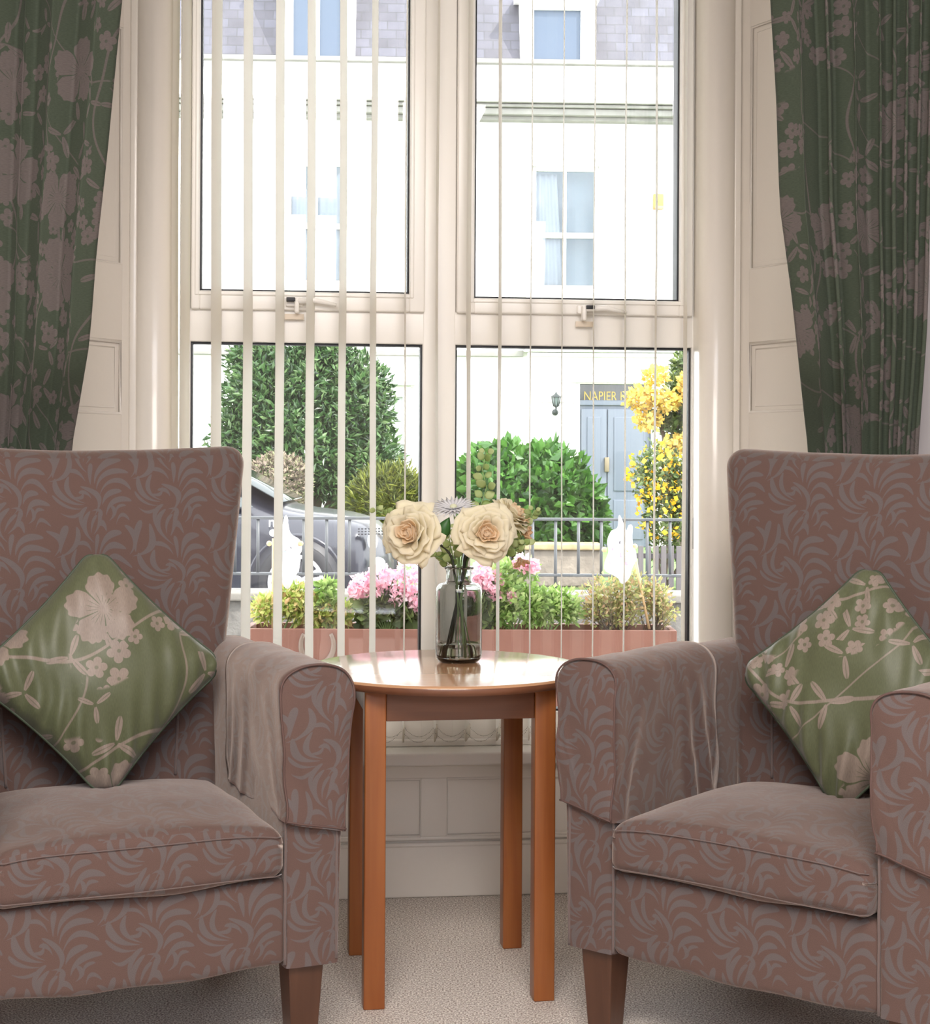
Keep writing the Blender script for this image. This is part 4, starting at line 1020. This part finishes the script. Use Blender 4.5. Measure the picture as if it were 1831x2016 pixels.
# ornaments on sticks
M['plastic'] = mat('white_plastic', (.88, .88, .90), .5, transl=.3)
M['dowel'] = mat('pine_dowel', (.72, .50, .28), .6)
def pinwheel(label, c, top, foot, stickc, seed, spots):
    t = empty('garden_pinwheel', P(foot[0], foot[1], PY-.02)); tag(t, label, 'ornament', 'white ornaments on sticks in the planter'); inv2 = Matrix.Translation(-t.location)
    cc = P(*c, PY-.05)
    mb = MB()
    outl = {0: [(-6,-60),(4,-26),(20,-12),(26,6),(20,22),(22,40),(12,62),(-2,84),(-14,60),(-20,30),(-26,10),(-20,-8),(-14,-26)],
            1: [(2,-60),(10,-40),(16,-22),(19,-40),(26,-38),(27,-6),(32,10),(34,26),(26,44),(22,62),(8,74),(-4,60),(-24,50),(-28,36),(-20,12),(-22,-8),(-14,-28),(-2,-36)]}[seed]
    pts = []
    N = len(outl)
    for i in range(N):
        p0, p1, p2, p3 = (outl[(i+k-1) % N] for k in range(4))
        for q in range(5):
            tt = q/5; pts.append(tuple(.5*((2*p1[j]) + (-p0[j]+p2[j])*tt + (2*p0[j]-5*p1[j]+4*p2[j]-p3[j])*tt*tt + (-p0[j]+3*p1[j]-3*p2[j]+p3[j])*tt**3) for j in (0, 1)))
    s = PY/F; n = len(pts)
    vs = [(cc.x, cc.y-.03, cc.z)]
    for k in (.55, 1.0):
        for (x_, z_) in pts: vs.append((cc.x + x_*s*k, cc.y - .03*(1-k*k) + .012*math.sin(x_*.12+z_*.08), cc.z - z_*s*k))
    fs_ = [(0, 1+(i+1) % n, 1+i) for i in range(n)] + [(1+i, 1+(i+1) % n, 1+n+(i+1) % n, 1+n+i) for i in range(n)]
    mb.add(vs, fs_); mb.xf(inv2); mb.build('sail', M['plastic'], t, solid=.003)
    mb = MB(); mb.tube([P(stickc[0], stickc[1], PY-.02), P(foot[0], foot[1], PY-.02)], .0042, 8); mb.xf(inv2); mb.build('stick', M['dowel'], t)
    for bx, by in top:
        mb = MB(); mb.ball(P(bx, by, PY-.055), .0085, 10, 8); mb.xf(inv2); mb.build('bead', M['dowel'], t)
    for k, (x_, y_, r_, colr) in enumerate(spots):
        mb = MB(); q = P(x_, y_, PY-.05); mb.lathe([(.0003, -.001), (r_, -.001), (r_, .001), (.0003, .001)], (q.x, q.y-.030, q.z), 10, axis='y')
        mb.xf(inv2); mb.build('printed_spot', colr, t)
_pk = mat('pink_print', (.85, .45, .65), .5); _ye = mat('yellow_print', (.90, .70, .15), .5); _bl = mat('pale_blue_print', (.60, .80, .88), .5); _gr = mat('grey_print', (.25, .24, .28), .5)
pinwheel('white ornament with pale blue spots on a stick at the left of the planter', (568, 1075), [(592, 1070), (530, 1070)], (537, 1238), (538, 1060), 0, [(563, 1088, .006, _bl), (566, 1102, .006, _bl), (574, 1078, .004, _gr)])
pinwheel('white ornament with pink and yellow spots on a stick at the right of the planter', (1218, 1075), [(1190, 1082), (1250, 1076)], (1278, 1238), (1246, 1075), 1, [(1206, 1079, .007, _pk), (1220, 1092, .007, _pk), (1232, 1108, .006, _pk), (1234, 1082, .005, _ye), (1219, 1067, .004, _gr), (1200, 1105, .005, _pk)])

# ------------------------------------------------------------------ the car
DC = 12.8; kx = DC/F
M['carpaint'] = mat('dark_metallic_paint', (.020, .021, .030), .3, .5, metal=.3, coat=.45)
M['tyre'] = mat('tyre_rubber', (.02, .02, .022), .8)
M['rim'] = mat('alloy_rim', (.75, .75, .78), .3, metal=.6)
M['darkplastic'] = mat('dark_plastic', (.02, .02, .025), .5)
M['carglass'] = mat('dark_car_glass', (.04, .05, .05), .05, .8)
M['lamp'] = mat('lamp_lens', (.7, .75, .8), .1, .9)
wc = P(583, 1147, DC); cz0 = wc.z - .315
car = empty('parked_car', (wc.x, DC, cz0)); tag(car, 'dark grey blue parked hatchback with silver alloy wheel beyond the railing', 'car')
# local: x along (front +x), y depth (near side 0), z up from ground
prof = [(-3.25, .55), (-3.15, .95), (-2.95, 1.05), (-2.5, 1.40), (-1.6, 1.47), (-.95, 1.42), (-.45, 1.14), (-.12, .93), (.05, .895), (.35, .86), (.58, .80), (.70, .70), (.76, .58), (.78, .40), (.74, .25)]
def ptop(x):
    for (a, b), (c, d) in zip(prof, prof[1:]):
        if a <= x <= c: return b + (d-b)*(x-a)/(c-a)
    return .5
def body():
    mb = MB(); NX = 90; NR = 30
    def f(a, b):
        x = -3.25 + (0.775+3.25)*a
        zt_ = ptop(x); zlow = .20 + .10*max(0, (abs(x+1.24)-1.7)/.4)**2*.5; end = min(1, (.79-x)/.28) if x > .51 else min(1, (x+3.28)/.4)
        end = max(.02, end)**.45
        belt = min(.88, zt_)
        w = .84*end; t = b                                      # around from near bottom over the top to far bottom
        th = math.pi*t; c, s = math.cos(th), math.sin(th)
        zz = zlow + (zt_-zlow)*(abs(s)**.42)
        inset = 0
        if zz > .86: inset = (zz-.86)*.42
        y = .85 - math.copysign(abs(c)**.35, c)*(w-inset) + (.03*math.sin((zz-.2)*3) if False else 0)
        return (x, y, zz)
    mb.grid(f, NX, NR); return mb
mb = body(); mb.build('body', M['carpaint'], car)
mb = MB(); mb.add([(-.98, .12, 1.36), (-.50, .09, 1.12), (-.16, .07, .93), (-.16, 1.63, .93), (-.50, 1.61, 1.12), (-.98, 1.58, 1.36)], [(0, 1, 4, 5), (1, 2, 3, 4)], True)
mb.v = [(x+.035, y, z+.035) for x, y, z in mb.v]; mb.build('windscreen', M['carglass'], car, solid=.01)
mb = MB(); mb.prism([(-2.5, .93), (-.35, .93), (-.85, 1.30), (-1.3, 1.36), (-2.3, 1.33)], .10, .13); mb.v = [(x, y + (z-.93)*.38 - .115, z) for x, y, z in mb.v]; mb.build('side_window', M['carglass'], car)
for wx in (0, -2.45):
    mb = MB(); mb.lathe([(.36, .0), (.385, -.012), (.40, .0), (.40, .05)], (wx, -.006, .315), 40, axis='y'); mb.build('arch_lip', M['carpaint'], car)
    mb = MB(); mb.lathe([(.001, .0), (.37, .0), (.37, .03)], (wx, -.008, .315), 40, axis='y'); mb.build('wheel_arch', M['darkplastic'], car)
    wh = MB(); wh.lathe([(.225, .16), (.225, -.025), (.25, -.035), (.295, -.035), (.313, -.015), (.315, .02), (.315, .16)], (wx, .0, .315), 40, axis='y'); w_ = wh.build('tyre', M['tyre'], car)
    rm = MB(); rm.lathe([(.195, .03), (.20, -.03), (.222, -.04), (.230, -.03), (.230, .03)], (wx, 0, .315), 40, axis='y'); rm.lathe([(.001, -.035), (.045, -.035), (.06, -.02), (.06, .03)], (wx, 0, .315), 20, axis='y')
    for i in range(5):
        a = i*2*math.pi/5 + .35
        for da in (-.16, .16):
            a1 = a + da; a0 = a + da*.9
            p0 = (wx+.05*math.cos(a0), -.022, .315+.05*math.sin(a0)); p1 = (wx+.205*math.cos(a1), -.026, .315+.205*math.sin(a1)); rm.tube([p0, p1], [.014, .017], 6)
    rm.build('rim', M['rim'], w_)
    MB().lathe([(.001, .012), (.215, .012), (.215, .02)], (wx, 0, .315), 30, axis='y').build('brake_disc', M['darkplastic'], w_)
mb = MB(); mb.ball((.615, .09, .655), .055, 16, 10, (.8, .7, 1.45)); mb.build('headlight', M['lamp'], car)
mb = MB(); mb.ball((.66, .10, .47), .055, 12, 8, (1.1, .5, .9)); mb.build('fog_lamp', M['lamp'], car)
mb = MB()
for i in range(9):
    for j in range(3): mb.rbox(.50+i*.027, .515+i*.027, -.005+i*.009, .03+i*.009,   .705+j*.022, .716+j*.022, .003)
mb.build('grille', M['darkplastic'], car)
tx = text_mesh('ne', .12, .002); q = P(528, 1037, DC); tx.v = [(x + q.x - wc.x, y - .012, z + q.z - cz0) for x, y, z in tx.v]; tx.lathe([(.001, 0), (.03, 0), (.03, .002)], (q.x-wc.x+.04, -.012, q.z-cz0-.05), 16, axis='y')
tx.build('door_lettering', mat('white_decal', (.9, .9, .9), .4), car)

# ------------------------------------------------------------------ the house opposite
HF = Frame(0.0, 24.0, math.atan(.04))
house = empty('white_house'); HF.place(house); tag(house, 'white rendered house with slate roof, dormers and blue double door across the road', 'building')
def hu(px, py=600, v=0): return HF.at(px, py, v)[0]
def hz(py, px=915, v=0): return HF.at(px, py, v)[1]
def rect(x0, x1, y0, y1): m = (x0+x1)/2; return (hu(x0, (y0+y1)/2), hu(x1, (y0+y1)/2), hz(y1, m), hz(y0, m))
zpar = hz(126)
up1 = rect(563, 680, 316, 560); up2 = rect(1047, 1180, 326, 570); dr = rect(1141, 1283, 756, 1080)
holes = [up1, up2, dr]
mb = MB(); holes_wall(mb, hu(-300), hu(2100), GZ-.1, zpar-.3, 0, .3, holes); mb.build('wall', M['render'], house)
M['hglass'] = mat('house_window_glass', (.22, .30, .36), .06, .9)
M['net'] = mat('net_curtain', (.26, .32, .38), .9)
M['slate'] = None
def slate():
    m = bpy.data.materials.new('slate'); m.use_nodes = True; nt = m.node_tree; T = NT(nt); b = nt.nodes['Principled BSDF']
    tc = T.node('ShaderNodeTexCoord'); mp = T.node('ShaderNodeMapping'); mp.inputs['Rotation'].default_value = (R_(90), 0, 0); nt.links.new(tc.outputs['Object'], mp.inputs[0])
    br = T.node('ShaderNodeTexBrick'); nt.links.new(mp.outputs[0], br.inputs[0]); br.inputs['Scale'].default_value = 1.0; br.inputs['Brick Width'].default_value = .27; br.inputs['Row Height'].default_value = .15
    br.inputs['Mortar Size'].default_value = .008; br.inputs['Color1'].default_value = (.075, .072, .09, 1); br.inputs['Color2'].default_value = (.105, .105, .135, 1); br.inputs['Mortar'].default_value = (.06, .06, .07, 1)
    n = T.node('ShaderNodeTexNoise'); n.inputs['Scale'].default_value = 3; nt.links.new(tc.outputs['Object'], n.inputs[0])
    mx = T.node('ShaderNodeMix', data_type='RGBA', blend_type='MULTIPLY'); mx.inputs[0].default_value = .6; nt.links.new(br.outputs[0], mx.inputs[6]); nt.links.new(n.outputs['Fac'], mx.inputs[7]); nt.links.new(mx.outputs[2], b.inputs['Base Color']); b.inputs['Roughness'].default_value = .55
    return m
M['slate'] = slate()
# parapet, cornice, string courses
mb = MB(); mb.rbox(hu(-300), hu(2100), -.22, .25, hz(200), zpar-.02, .02); mb.build('parapet', M['render'], house)
mb = MB()
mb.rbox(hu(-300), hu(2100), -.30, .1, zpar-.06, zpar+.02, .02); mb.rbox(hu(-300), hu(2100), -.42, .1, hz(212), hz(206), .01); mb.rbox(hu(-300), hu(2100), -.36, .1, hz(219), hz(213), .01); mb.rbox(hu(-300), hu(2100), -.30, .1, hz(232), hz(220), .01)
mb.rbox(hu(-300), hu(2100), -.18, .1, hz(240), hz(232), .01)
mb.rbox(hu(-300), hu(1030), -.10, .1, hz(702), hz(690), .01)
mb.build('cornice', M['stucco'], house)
mb = MB(); mb.rbox(hu(1026), hu(1420), -.30, .1, hz(686), hz(680), .01); mb.rbox(hu(1032), hu(1414), -.24, .1, hz(693), hz(687), .01); mb.rbox(hu(1038), hu(1408), -.18, .1, hz(702), hz(694), .01); mb.rbox(hu(1048), hu(1408), -.09, .05, hz(752), hz(702), .01); mb.build('door_hood', M['render'], house)
# rustication blocks left of the door
mb = MB()
for a, b in ((757, 791), (794, 831), (834, 871), (874, 911), (914, 951), (954, 991), (994, 1030), (1033, 1075)): mb.rbox(hu(1050), hu(1130), -.07, .05, hz(b), hz(a), .015)
mb.rbox(hu(1131), hu(1141), -.05, .25, GZ, hz(754), .01)
mb.build('door_surround', M['render'], house)
# roof and dormers
mb = MB(); y0, y1 = .05, 1.0; za, zb_ = zpar, zpar + 2.6
mb.add([(hu(-300), y0, za), (hu(2100), y0, za), (hu(2100), y1, zb_), (hu(-300), y1, zb_)], [(0, 1, 2, 3)], False); mb.build('roof', M['slate'], house, solid=.08)
for (x0, x1, panes, ztop) in ((550, 697, ((575, 616), (627, 671)), -80), (1022, 1168, ((1048, 1140),), 18)):
    d = empty('dormer'); d.parent = house
    u0, u1 = hu(x0), hu(x1); zt_ = hz(ztop-24)
    hl = [(hu(a), hu(b), hz(128), hz(ztop)) for a, b in panes]
    mb = MB(); holes_wall(mb, u0, u1, zpar-.05, zt_, -.05, .02, hl); mb.box(u0, u0+.06, .02, 1.0, zpar, zt_); mb.box(u1-.06, u1, .02, 1.0, zpar, zt_); mb.box(u0-.08, u1+.08, -.14, 1.2, zt_, zt_+.08); mb.build('dormer_frame', M['render'], d)
    for h in hl:
        mb = MB(); mb.box(h[0]-.01, h[1]+.01, .0, .012, h[2], h[3]); mb.build('pane', mat('dormer_glass', (.075, .10, .14), .35, .3) if 'dormer_glass' not in bpy.data.materials else bpy.data.materials['dormer_glass'], d)
# upper windows
for k, r in enumerate((up1, up2)):
    w = empty('window'); w.parent = house; u0, u1, z0, z1 = r
    mb = MB(); f = .07
    mb.box(u0, u0+f, .08, .16, z0, z1); mb.box(u1-f, u1, .08, .16, z0, z1); mb.box(u0, u1, .08, .16, z1-f, z1); mb.box(u0, u1, .08, .18, z0, z0+f)
    zm = hz((447, 460)[k]); mb.box(u0, u1, .07, .16, zm-.04, zm+.04); um = (u0+u1)/2; mb.box(um-.02, um+.02, .09, .16, z0, z1)
    mb.build('window_frame', M['render'], w)
    mb = MB(); mb.box(u0+f, u1-f, .13, .14, z0+f, z1-f); mb.build('pane', M['glass'], w)
    mb = MB(); mb.box(u0, u1, .38, .42, z0, z1); mb.build('dark_interior', mat('room_dark_%d' % k, (.16, .22, .27), .9), w)
    mb = MB()
    if k == 0:
        def nf(a, b):
            x = u0+f + (u1-u0-2*f)*a; top = z1-.10 - .38*math.sin(math.pi*a); return (x, .22+.012*math.sin(a*40), z0 + (top-z0)*b)
        mb.grid(nf, 60, 4)
    else:
        def nf(a, b):
            x = u0+f + (u1-u0)*.42*a*(1-.25*b); return (x, .22+.015*math.sin(a*22), z0 + (z1-z0-.1)*b)
        mb.grid(nf, 30, 4)
    mb.build('net_curtain', M['net'], w, solid=.004)
    mb = MB(); mb.rbox(u0-.22, u1+.22, -.10, .02, hz((300, 312)[k]), hz((293, 305)[k]), .01); mb.build('window_hood', M['render'], w)
    mb = MB(); mb.rbox(u0-.12, u1+.12, -.12, .1, z0-.08, z0, .01)
    mb.build('window_ledge', M['render'], w)
# ground floor bay window at left
bay = empty('bay_window'); bay.parent = house
bu = [hu(x, 830) for x in (690, 808)]; bz0, bz1 = GZ, hz(764)
mb = MB(); wl = [(hu(742), hu(794), hz(866), hz(785)), (hu(757), hu(800), hz(908), hz(876))]
holes_wall(mb, bu[0], bu[1], bz0, bz1, -.62, -.54, wl); mb.box(bu[1]-.08, bu[1], -.54, 0, bz0, bz1); mb.box(bu[0], bu[0]+.08, -.54, 0, bz0, bz1); mb.build('bay_wall', M['render'], bay)
mb = MB(); mb.rbox(bu[0]-.1, bu[1]+.06, -.72, .05, bz1, bz1+.07, .01); mb.build('bay_roof', mat('lead', (.45, .44, .42), .7), bay)
for h in wl: mb = MB(); mb.box(h[0], h[1], -.58, -.57, h[2], h[3]); mb.build('pane', bpy.data.materials.get('bay_blind') or mat('bay_blind', (.36, .39, .36), .4, .7), bay)
# door
door = empty('double_door'); door.parent = house; u0, u1, z0, z1 = dr
M['doorp'] = mat('blue_grey_paint', (.115, .135, .17), .5)
mb = MB(); zt0 = hz(796); um = hu(1198)
mb.box(u0, u1, .10, .15, z0, zt0)
mb.rbox(u0, u1, .06, .14, zt0, zt0+.08, .01)
for a, b in ((u0+.03, um-.01), (um+.01, u1-.03)):
    mb.rbox(a, b, .07, .12, z0+.02, zt0-.06, .008)
    for (q0, q1) in ((.06, .34), (.40, .92)):
        zz0 = z0 + (zt0-z0)*q0; zz1 = z0 + (zt0-z0)*q1; mb.rbox(a+.09, b-.09, .055, .08, zz0, zz1, .012)
mb.build('door_leaf', M['doorp'], door)
mb = MB(); lx = hu(1197); mb.rbox(lx-.035, lx+.035, .02, .075, hz(928), hz(899), .008); mb.build('knocker', mat('brass', (.22, .18, .12), .4, metal=.7), door)
mb = MB(); mb.box(u0, u1, .10, .13, zt0+.08, z1); mb.build('transom_light', mat('dark_glass', (.025, .028, .025), .1, .7), door)
tx = text_mesh('NAPIER HOUSE', .205, .004, (.76, 1.0)); ub = hu(1150, 785); zb__ = hz(788, 1150); tx.v = [(x+ub, y+.09, z+zb__) for x, y, z in tx.v]
tx.build('gold_lettering', mat('gold_letter', (.42, .28, .05), .4), door)
tx = text_mesh('NAPIER HOUSE', .155, .012, (1.25, 1.0)); ub = hu(1121, 740); zb__ = hz(742, 1121); tx.v = [(x+ub, y-.095, z+zb__) for x, y, z in tx.v]; tx.build('raised_lettering', M['render'], house)
mb = MB(); mb.box(dr[0]-.3, dr[1]+.3, -.9, .3, GZ-.05, dr[2]); mb.build('doorstep', M['coping'], house)
mb = MB(); mb.rbox(hu(1105), hu(1119), -.09, -.06, hz(890), hz(878), .005); mb.build('letter_box', M['darkplastic'], house)
# things fixed to the house
la = empty('wall_lantern', (0, 0, 0)); HF.place(la); tag(la, 'black coach lantern on the white wall left of the blue door', 'lamp')
lu = hu(1092, 800); k = 24/F
M['lant'] = mat('lantern_metal', (.03, .038, .038), .5)
mb = MB(); mb.lathe([(.001, 0), (6.5*k, 0), (6.0*k, -.04), (.001, -.05)], (lu, -.07, hz(811)), 16, axis='y'); mb.tube([(lu, -.09, hz(811)), (lu, -.22, hz(812)), (lu, -.22, hz(801))], .015, 6); mb.build('bracket', M['lant'], la)
mb = MB(); zz = hz(800)
mb.lathe([(.001, 0), (5*k, 0), (5*k, .02), (8.6*k, 18*k), (10.6*k, 19*k), (10.2*k, 20.5*k), (2.5*k, 26*k), (1.2*k, 29*k), (.001, 30*k)][:4], (lu, -.22, zz), 6, smooth=False)
mb2 = MB()
for i in range(6):
    a = i*math.pi/3; mb2.tube([(lu+5*k*math.cos(a), -.22+5*k*math.sin(a), zz), (lu+8.6*k*math.cos(a), -.22+8.6*k*math.sin(a), zz+18*k)], .008, 5)
mb2.lathe([(10.6*k, 18.2*k), (10.4*k, 19.4*k), (2.5*k, 25*k), (1.2*k, 28*k), (.001, 30*k)], (lu, -.22, zz), 6, smooth=False); mb2.lathe([(.001, -.02), (5.4*k, 0), (5.4*k, .02)], (lu, -.22, zz), 6, smooth=False)
mb2.build('lantern_cage', M['lant'], la); mb.build('lantern_glass', mat('lantern_glass', (.14, .17, .17), .2, .6), la)
ab = empty('alarm_box'); HF.place(ab); tag(ab, 'small yellow alarm box high on the white wall, right of the upper window', 'alarm box')
mb = MB(); au, az = hu(1295, 395), hz(395); mb.rbox(au-.08, au+.08, -.09, 0, az-.11, az+.13, .02); mb.build('housing', mat('yellow_plastic', (.30, .20, .06), .5), ab)
mb = MB(); mb.rbox(au-.06, au+.08, -.10, -.08, az-.11, az-.06, .004); mb.build('label_strip', mat('brown_strip', (.35, .22, .12), .5), ab)
